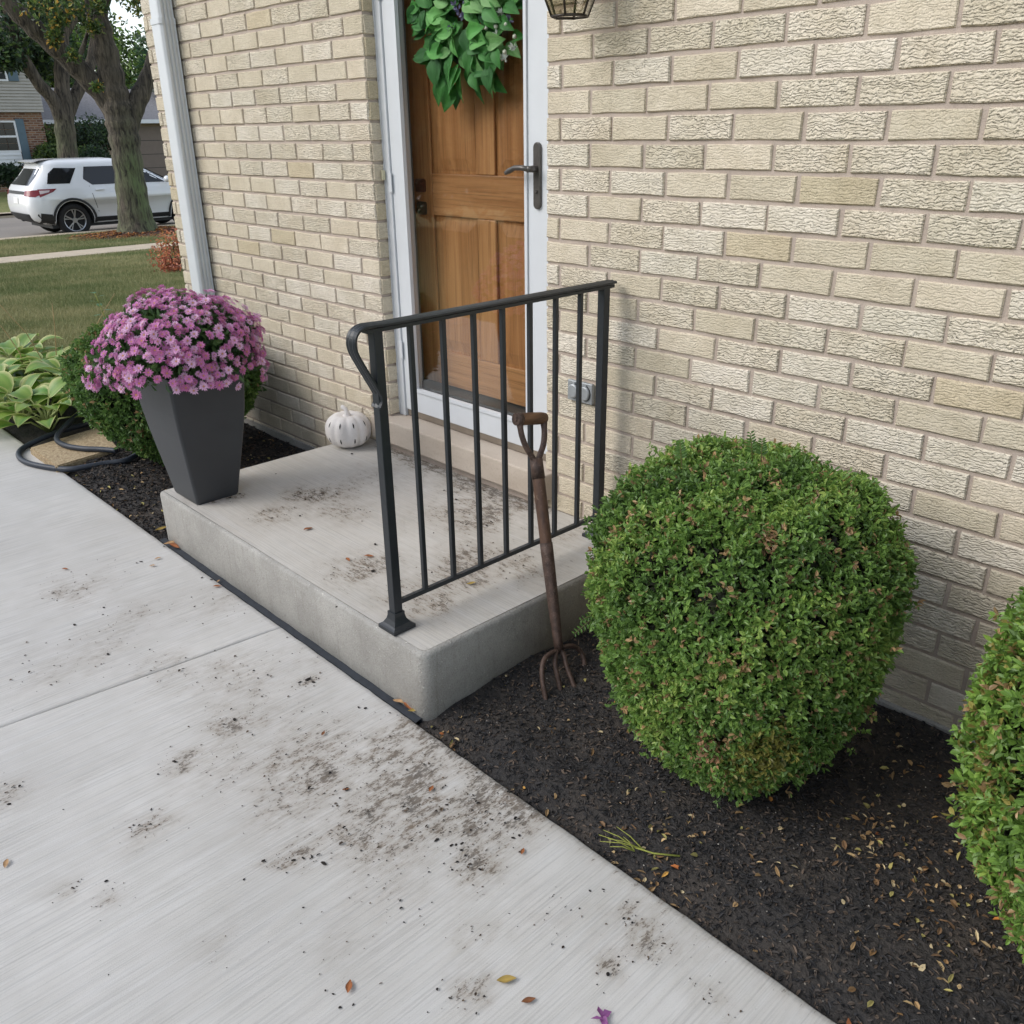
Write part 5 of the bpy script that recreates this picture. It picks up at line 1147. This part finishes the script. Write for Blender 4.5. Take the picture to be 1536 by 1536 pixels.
for s in (1, -1):
    side_patch('rear_quarter_window', [(.54, 1.25), (1.06, 1.24), (1.30, 1.58), (.80, 1.60), (.64, 1.48)], CARGLASS, s)
    side_patch('rear_door_window', [(1.40, 1.33), (1.58, 1.19), (2.56, 1.19), (2.58, 1.60), (1.50, 1.605)], CARGLASS, s)
    side_patch('front_door_window', [(2.66, 1.19), (3.54, 1.18), (3.22, 1.39), (2.66, 1.585)], CARGLASS, s)
    side_patch('rocker_cladding', [(1.48, .33), (3.44, .33), (3.44, .44), (1.50, .44)], CLAD, s, .008)
    for l in wl_:
        arc = [(l + .47 * math.cos(a), max(.31, .39 + .47 * math.sin(a))) for a in np.linspace(-.16, math.pi + .16, 19)] + [(l + .525 * math.cos(a), max(.31, .39 + .525 * math.sin(a))) for a in np.linspace(math.pi + .16, -.16, 19)]
        mm = MB(); k = len(arc); iv = [W(a_, s * (side_x(a_, b_) + .012), b_) for a_, b_ in arc]; jv = [W(a_, s * (side_x(a_, b_) - .03), b_) for a_, b_ in arc]
        mm.add(iv + jv, [(i, i + 1, k - 2 - i, k - 1 - i) for i in range(18)] + [(k + i, k + i + 1, i + 1, i) for i in range(k - 1)]); mm.build('wheel_arch', CLAD, car)
        mm = MB(); cxw = .80
        mm.rings([[W(l + rr_ * math.cos(a), s * xx, .39 + rr_ * math.sin(a)) for a in np.linspace(0, 2 * math.pi, 29)[:-1]] for rr_, xx in ((.30, cxw - .12), (.375, cxw - .11), (.388, cxw), (.385, cxw + .10), (.35, cxw + .125), (.265, cxw + .12), (.262, cxw + .06))], 0, True); ty = mm.build('wheel', TYRE, car)
        mm = MB(); mm.rings([[W(l + rr_ * math.cos(a), s * xx, .39 + rr_ * math.sin(a)) for a in np.linspace(0, 2 * math.pi, 29)[:-1]] for rr_, xx in ((.262, cxw + .122), (.245, cxw + .118), (.243, cxw + .05))], 0, True, False, False)
        for k in range(5):
            a = k * 2 * math.pi / 5 + .3
            for da in (-.16, .16): 
                d_ = lambda rad, an, xx: W(l + rad * math.cos(an), s * xx, .39 + rad * math.sin(an)); mm.add([d_(.04, a + da * 2, cxw + .10), d_(.25, a + da - .07, cxw + .115), d_(.25, a + da + .07, cxw + .115), d_(.05, a - da * 1.2, cxw + .10)], [(0, 1, 2, 3)])
        mm.rings([[d_(.06, a, xx) for a in np.linspace(0, 2 * math.pi, 13)[:-1]] for xx in (cxw + .08, cxw + .112)], 0, False); mm.build('rim', ALLOY, ty)
    mm = MB(); mm.box(SX + s * .985 - .02, SX + s * .985 + .02, SY + 1.62, SY + 1.84, SZc + 1.055, SZc + 1.085, 0, .008); mm.build('door_handle', PAINT, car)
    mm = MB(); b = bmesh.new(); bmesh.ops.create_icosphere(b, subdivisions=2, radius=1)
    for v in b.verts: v.co = W(3.42, s * 1.10, 1.245) + Vector((v.co.x * .115, v.co.y * (.08 if v.co.y < 0 else .10), v.co.z * .085))
    mm.bm(b, 0, True); mm.tube([W(3.46, s * .92, 1.19), W(3.44, s * 1.05, 1.21)], .03, 6); mm.build('side_mirror', PAINT, car)
    side_patch('door_gap', [(1.60, .56), (1.612, .56), (1.502, 1.17), (1.49, 1.17)], CLAD, s, .003, sub=2); side_patch('door_gap', [(2.605, .46), (2.615, .46), (2.625, 1.17), (2.615, 1.17)], CLAD, s, .003, sub=2)
def rear_patch(nm_, poly, mat, eps=.008):
    """polygon given in (across, height) on the tail"""
    b = bmesh.new(); vs = [b.verts.new((x, z, 0)) for x, z in poly]; f = b.faces.new(vs); bmesh.ops.triangulate(b, faces=[f]); bmesh.ops.subdivide_edges(b, edges=b.edges[:], cuts=6, use_grid_fill=True)
    for v in b.verts:
        x, z = v.co.x, v.co.y; pl = [p for p in plan(z, 10) if p[1] < 2]; pl = sorted(pl, key=lambda p: p[0]); xs_ = [p[0] for p in pl]; l = float(np.interp(x, xs_, [p[1] for p in pl])); v.co = W(l - eps, x * 1.004, z)
    mm = MB(); mm.bm(b, 0, True); return mm.build(nm_, mat, car)
b = bmesh.new(); gr = [[None] * 9 for _ in range(7)]
for i, z in enumerate(np.linspace(1.18, 1.70, 7)):
    for j, x in enumerate(np.linspace(-1, 1, 9)): gr[i][j] = b.verts.new(W(lerp_t(z, FRONT) + .012 - .10 * x * x, x * (lerp_t(z, HW) - .16), z))
for i in range(6):
    for j in range(8): b.faces.new((gr[i][j], gr[i][j + 1], gr[i + 1][j + 1], gr[i + 1][j]))
mm = MB(); mm.bm(b, 0, True); mm.build('windscreen', CARGLASS, car)
rear_patch('rear_window', [(-.66, 1.22), (.66, 1.22), (.60, 1.58), (-.60, 1.58)], CARGLASS)
TAIL = simple('red_lamp', srgb(120, 22, 30), .15, .2, 6, 0); LENS = simple('clear_lamp', srgb(206, 190, 190), .15, .08, 6, 0)
for s in (-1, 1):
    tl = rear_patch('tail_lamp', [(s * .60, 1.00), (s * .92, .97), (s * .975, 1.04), (s * .95, 1.13), (s * .60, 1.10)], TAIL)
    side_patch('tail_lamp', [(.30, .96), (.62, 1.07), (.72, 1.14), (.30, 1.14)], TAIL, s, .010); side_patch('reversing_lamp', [(.32, 1.03), (.52, 1.07), (.55, 1.11), (.32, 1.11)], LENS, s, .016)
rear_patch('garnish', [(-.60, 1.02), (.60, 1.02), (.60, 1.09), (-.60, 1.09)], CLAD)
rear_patch('licence_plate', [(-.16, .80), (.16, .80), (.16, .95), (-.16, .95)], simple('plate_white', srgb(214, 214, 210), .5, .1, 30, .05), .012)
rear_patch('rear_bumper', [(-.88, .32), (.88, .32), (.93, .58), (-.93, .58)], CLAD, .014)
for s in (-1, 1): side_patch('rear_bumper_corner', [(.25, .33), (.54, .33), (.50, .56), (.25, .60)], CLAD, s, .012)
mm = MB(); mm.add([W(.56, x, 1.768) for x in (-.60, .60)] + [W(.40, x, 1.735) for x in (-.58, .58)] + [W(.54, x, 1.70) for x in (-.60, .60)] + [W(1.0, x, 1.792) for x in (-.38, .38)], [(0, 1, 3, 2), (2, 3, 5, 4), (6, 7, 1, 0)]); mm.build('spoiler', PAINT, car)
car_scale = 1.075
mm = MB(); mm.box(SX - .8, SX + .8, SY + .5, SY + 4.6, SZc + .22, SZc + .34); mm.build('underbody', CLAD, car)
car.scale = (car_scale,) * 3; car.location.y = 6.46 + 1.48 * car_scale

# house with siding across the street ------------------------------------
HXp = -41.5
def fx(x, y): return at_x(x, y, HXp)
hs1 = empty('siding_house', (HXp - 3, fx(20, 200).y - 3, gz(-42)), 'grey siding and red brick house across the street', 'house')
SID = simple('grey_siding', srgb(176, 172, 164), .8, .06, 3, .05); TRIM = simple('white_trim', srgb(226, 228, 230), .6, .03, 5, .05); SHUT = simple('slate_blue_shutter', srgb(92, 112, 124), .7, .08, 6, .1); PANEG = simple('dark_window_glass', srgb(34, 38, 42), .12, .1, 2, 0)
def mat_rb():
    t = NT('far_red_brick'); br = t.n('TexBrick', {'Vector': t.n('Mapping', {'Vector': t.n('NewGeometry').outputs['Position'], 'Rotation': (0, R_(90), R_(0))}).outputs[0], 'Scale': 1., 'Color1': srgb(150, 104, 80), 'Color2': srgb(112, 66, 52), 'Mortar': srgb(160, 146, 132), 'Mortar Size': .012, 'Brick Width': .07, 'Row Height': .21, 'Bias': 0.})
    return t.out(br.outputs[0], .9)
def mat_rb2():
    t = NT('far_red_brick'); sp_ = t.n('SeparateXYZ', {0: t.n('NewGeometry').outputs['Position']}); v = t.n('CombineXYZ', {0: sp_.outputs[1], 1: sp_.outputs[2], 2: 0.})
    br = t.n('TexBrick', {'Vector': v.outputs[0], 'Scale': 1., 'Color1': srgb(150, 112, 86), 'Color2': srgb(98, 60, 48), 'Mortar': srgb(150, 136, 122), 'Mortar Size': .016, 'Brick Width': .26, 'Row Height': .09, 'Bias': 0.})
    return t.out(br.outputs[0], .9, t.bump(br.outputs[1], .5, -.02))
RB = mat_rb2()
zs = fx(30, 168).z; yR = fx(60, 140).y; yRb = fx(74, 220).y; zg = gz(HXp)
m = MB(); k = 0; z = zs
while z < zs + 3.4: m.add([(HXp + .045, yR - 12, z), (HXp + .045, yR, z), (HXp - .0, yR, z + .118), (HXp - .0, yR - 12, z + .118), (HXp, yR - 12, z), (HXp, yR, z)], [(0, 1, 2, 3), (4, 5, 1, 0)]); z += .118
m.box(HXp - 7, HXp - .002, yR - 12, yR - .002, zs, zs + 3.4); stuff(m.build('siding', SID, hs1))
m = MB(); m.box(HXp - 7, HXp - .15, yR - 12, yRb, zg - .5, zs - .003); m.build('brick_storey', RB, hs1)
m = MB(); m.add([(HXp + .5, yR - 12.4, zs + 3.3), (HXp + .5, yR + .4, zs + 3.3), (HXp - 3.5, yR + .4, zs + 5.3), (HXp - 3.5, yR - 12.4, zs + 5.3), (HXp - 7.5, yR + .4, zs + 3.3), (HXp - 7.5, yR - 12.4, zs + 3.3)], [(0, 1, 2, 3), (3, 2, 4, 5), (1, 4, 2), (0, 3, 5)]); ROOF = simple('grey_shingles', srgb(128, 126, 128), .95, .22, 12, .6, .02); m.build('roof', ROOF, hs1)
def window(par, y0, y1, z0, z1, X, cols=3, rows=4):
    m = MB(); t = .07
    m.box(X, X + .06, y0, y0 + t, z0, z1); m.box(X, X + .06, y1 - t, y1, z0, z1); m.box(X, X + .06, y0 + t, y1 - t, z1 - t, z1); m.box(X, X + .06, y0 + t, y1 - t, z0, z0 + t); m.box(X, X + .055, y0 + t, y1 - t, (z0 + z1) / 2 - .04, (z0 + z1) / 2 + .04)
    fr_ = m.build('window', TRIM, par); ww = (y1 - y0 - 2 * t) / cols; hh = (z1 - z0 - 2 * t) / rows
    for i in range(cols):
        for j in range(rows): m = MB(); m.box(X + .005, X + .02, y0 + t + ww * i + .012, y0 + t + ww * (i + 1) - .012, z0 + t + hh * j + .012, z0 + t + hh * (j + 1) - .012); m.build('pane', PANEG, fr_)
    return fr_
a, b = fx(-26, 181), fx(29, 228); window(hs1, fx(-24, 205).y, fx(28.5, 205).y, b.z, a.z, HXp - .14)
a, b = fx(-30, 96), fx(10, 122); window(hs1, fx(-30, 108).y, fx(9, 108).y, b.z, a.z + .5, HXp + .03)
for (x0, y0_, x1, y1_, X) in ((31, 178, 43.5, 252, HXp - .14), (10, 92, 25, 122, HXp + .03)):
    a, b = fx(x0, y0_), fx(x1, y1_); ym = (y0_ + y1_) / 2; m = MB(); m.box(X, X + .05, fx(x0, ym).y, fx(x1, ym).y, b.z, a.z + (.5 if y0_ < 100 else 0), 0, .01); m.build('shutter', SHUT, hs1)
a, b = fx(-40, 229), fx(37, 249); m = MB()
for i in range(4): zz = b.z + (a.z - b.z) * i / 4; m.add([(HXp - .06, a.y, zz), (HXp - .06, b.y, zz), (HXp - .09, b.y, zz + (a.z - b.z) / 4), (HXp - .09, a.y, zz + (a.z - b.z) / 4)], [(0, 1, 2, 3)])
m.box(HXp - .148, HXp - .10, a.y, b.y, b.z, a.z); m.build('shingle_panel', TRIM, hs1)
# low wing / garage house to the right
GX_ = -44.5
def fg(x, y): return at_x(x, y, GX_)
hs2 = empty('garage_house', (GX_ - 3, fg(150, 220).y, gz(-45)), 'low grey-roofed house with a brown garage door behind the trees', 'house')
zE = fg(150, 182).z; y0g, y1g = fg(58, 200).y, fg(420, 200).y; zR = fg(150, 134).z + .2
m = MB(); m.box(GX_ - 8, GX_ - .3, y0g, y1g, zg - .5, zE); m.build('wall', simple('beige_wall', srgb(150, 132, 112), .85, .06, 3, .05), hs2)
m = MB(); m.add([(GX_ + .3, y0g - .2, zE + .05), (GX_ + .3, y1g, zE + .05), (GX_ - 4, y1g, zR), (GX_ - 4, y0g - .2, zR), (GX_ - 8.3, y1g, zE), (GX_ - 8.3, y0g - .2, zE)], [(0, 1, 2, 3), (3, 2, 4, 5), (0, 3, 5), (1, 4, 2)]); m.build('roof', ROOF, hs2)
m = MB(); m.box(GX_ + .28, GX_ + .42, y0g - .2, y1g, zE - .10, zE + .07); m.build('gutter', TRIM, hs2)
a, b = fg(204, 190), fg(300, 262); gd = MB(); gd.box(GX_ - .298, GX_ - .26, a.y, b.y, zg - .1, a.z); gdo = gd.build('garage_door', simple('brown_garage_door', srgb(122, 108, 98), .6, .06, 4, .05), hs2)
for i in range(1, 4): zz = zg + (a.z - zg) * i / 4; m = MB(); m.box(GX_ - .259, GX_ - .25, a.y, b.y, zz - .012, zz + .012); m.build('panel_joint', CLAD, gdo)
a, b = fg(66, 186), fg(80, 250); m = MB(); m.box(GX_ - .298, GX_ - .27, a.y, b.y, zg, a.z); m.build('front_door', simple('dark_entry', srgb(56, 52, 50), .6, .1, 4, .05), hs2)
a, b = fg(68, 111), fg(78, 140); m = MB(); m.box(GX_ - 4.4, GX_ - 4.05, fg(68, 120).y, fg(78, 120).y, zR - .8, fg(70, 113).z, 0, .01); vt = m.build('chimney', TRIM, hs2)
m = MB(); m.box(GX_ - 4.45, GX_ - 4.0, fg(67, 120).y, fg(79, 120).y, fg(70, 113).z + .002, fg(70, 110).z + .05); m.build('chimney_cap', TRIM, vt)
mb = MB(); a = at_x(225, 255, -34).y; mb.box(-44.6, -32.0, a, a + 7, gz(-33) - .3, gz(-33) + .06); structure(mb.build('driveway', OLDC))
# hedges and background trees
def bush(name, c, rx, n, cols, seed, label, leaf=.12, grp=None, flat=.8):
    root = empty(name, (c[0], c[1], gz(c[0])), label, 'shrub', grp); r = random.Random(seed)
    m = MB()
    for k in range(5): m.tube([(c[0], c[1], gz(c[0]) - .05), (c[0] + r.uniform(-.4, .4) * rx, c[1] + r.uniform(-.4, .4) * rx, c[2] + r.uniform(0, .5) * rx)], [.04 * rx, .015 * rx], 5)
    stuff(m.build('stems', TWIG, root))
    clumps('foliage', root, [((c[0] + r.uniform(-.5, .5) * rx, c[1] + r.uniform(-.6, .6) * rx, c[2] + r.uniform(-.35, .35) * rx), rx * r.uniform(.45, .7)) for _ in range(7)], n // 7, leaf, cols, seed, flat); return root
for i, (x, y, X, rx, cols, lb) in enumerate([(90, 215, -42.5, 1.1, GR, 'round green shrub beside the dark entry of the low house'), (128, 212, -42.0, 1.4, DKG + GR[:1], 'dark shrub left of the mossy trunk in front of the low house'), (158, 205, -42.5, 1.3, DKG + GR[:1], 'dark shrub between the mossy trunk and the low house wall'), (125, 240, -40.5, .8, GR, 'low green shrub seen just over the car roof'), (85, 235, -41, .8, GR, 'low shrub at the foot of the red brick wall'), (150, 245, -40, .9, DKG, 'dark low shrub behind the car roof')]):
    p = at_x(x, y, X); bush('hedge_shrub', p, rx, 2600, cols, 60 + i, lb, .13, 'shrubs in front of the low house')
p = at_x(10, 262, -39.5); bush('hedge_shrub', p, .7, 2200, DKG, 77, 'dark clipped shrub under the white window panel', .12)
rp = at_x(252, 372, -12.5); bush('burning_bush', (rp.x, rp.y + .10, rp.z), .42, 520, [srgb(204, 136, 106)[:3], srgb(150, 90, 70)[:3], srgb(196, 126, 86)[:3], srgb(150, 132, 76)[:3]], 81, 'small russet shrub at the house corner on the lawn', .055)
p = at_x(258, 395, -11.5); bush('burning_bush', (p.x, p.y + .05, p.z), .30, 480, [srgb(190, 116, 90)[:3], srgb(150, 88, 68)[:3], srgb(190, 120, 80)[:3]], 82, 'low russet shrub nearest the brick corner', .05)
def bg_tree(name, x, y, X, rad, cols, seed, label, n=4200, leaf=.35, tall=1.0):
    c = at_x(x, y, X); root = empty(name, (X, c.y, gz(X)), label, 'tree', 'trees behind the houses'); r = random.Random(seed)
    m = MB(); m.tube([(X, c.y, gz(X) - .2), (X + .2, c.y, (gz(X) + c.z) / 2), (X, c.y + .2, c.z + rad * .3)], [rad * .09, rad * .07, rad * .03], 8); m.build('trunk', BARK, root)
    for k in range(5):
        a_ = r.uniform(0, 6.28); m = MB(); m.tube([(X, c.y, c.z - rad * .7), (X + math.cos(a_) * rad * .6, c.y + math.sin(a_) * rad * .6, c.z + r.uniform(-.2, .5) * rad)], [rad * .04, rad * .012], 6); m.build('limb', BARK, root)
    clumps('crown', root, [((X + r.gauss(0, .45) * rad, c.y + r.gauss(0, .45) * rad, c.z + r.gauss(0, .42) * rad * tall), rad * r.uniform(.25, .42)) for _ in range(26)], n // 26, leaf, cols, seed, .8); return root
YG = [srgb(120, 150, 66)[:3], srgb(96, 128, 58)[:3], srgb(140, 160, 84)[:3], srgb(78, 108, 52)[:3]]
bg_tree('broad_tree', 62, 70, -62, 4.0, YG, 1, 'yellow-green tree behind the siding house'); bg_tree('broad_tree', 120, 95, -70, 4.0, GR + YG[:1], 2, 'mid green tree between the two forked trunks', 4600); bg_tree('broad_tree', 165, 140, -75, 3.4, YG, 3, 'pale green tree behind the low roof', 3600)
bg_tree('broad_tree', 10, 40, -58, 4.5, DKG + GR[:1], 4, 'dark green tree rising over the siding house', 5200); bg_tree('broad_tree', 215, 130, -80, 3.2, YG[:2] + GR, 5, 'light green tree at the house corner behind the roof', 3600); bg_tree('broad_tree', 85, 30, -72, 3.6, GR + [srgb(190, 150, 60)[:3]], 6, 'tree with a few yellow leaves high between the trunks', 3200)
# pine with drooping sprays beside the brick corner
pn = at_x(208, 75, -48); pine = empty('pine_tree', (-48, pn.y + 2.2, gz(-48)), 'blue-green pine reaching past the brick corner', 'tree'); m = MB(); m.tube([(-48, pn.y + 2.2, gz(-48) - .2), (-48, pn.y + 2.2, 5), (-48, pn.y + 2.2, 11)], [.28, .2, .05], 8); m.build('trunk', BARK, pine)
r = np.random.default_rng(4); Pn, Dn = [], []
for k in range(70):
    z0 = r.uniform(1.2, 10.5); L_ = 3.4 * (1 - z0 / 13); a_ = r.uniform(0, 6.28); d_ = np.array([math.cos(a_), math.sin(a_), .18])
    for t_ in np.linspace(.25, 1, 16):
        q = np.array([-48, pn.y + 2.2, z0]) + d_ * L_ * t_ + r.normal(size=3) * .12
        for _ in range(7): Pn.append(q + r.normal(size=3) * .10); Dn.append(d_ + r.normal(size=3) * .6 + [0, 0, .2])
    m = MB(); m.tube([(-48, pn.y + 2.2, z0), tuple(np.array([-48, pn.y + 2.2, z0]) + d_ * L_)], [.05, .012], 5); m.build('branch', BARK, pine)
Pn, Dn = np.array(Pn), np.array(Dn); n = len(Pn); c = np.array([srgb(64, 92, 62)[:3], srgb(84, 112, 74)[:3], srgb(50, 76, 58)[:3]])[r.integers(0, 3, n)] * r.uniform(.7, 1.3, (n, 1))
stuff(link('needles', leaf_mesh('needles', Pn - np.array(pine.location), Dn, r.normal(size=(n, 3)), r.uniform(.25, .45, n), r.uniform(.05, .09, n), c, LEAF), pine))
# invented hedge outside the frame, added to keep sky out of the door glass
hd = empty('sky_blocker_hedge', (-9, -12.5, -.2), 'tall dark hedge added out of view to darken the storm door reflection', 'hedge')
cen = [((x + random.uniform(-.4, .4), -12.5 + random.uniform(-.6, .6), z), 1.25) for x in np.arange(-22, 3, 1.3) for z in (.8, 2.2, 3.6, 4.6)]
m = MB()
for x in np.arange(-22, 3, 1.3): m.tube([(x, -12.5, -.3), (x, -12.5, 4.6)], [.08, .03], 5)
stuff(m.build('stems', TWIG, hd)); clumps('foliage', hd, cen, 600, .36, DKG, 91, 1.1)
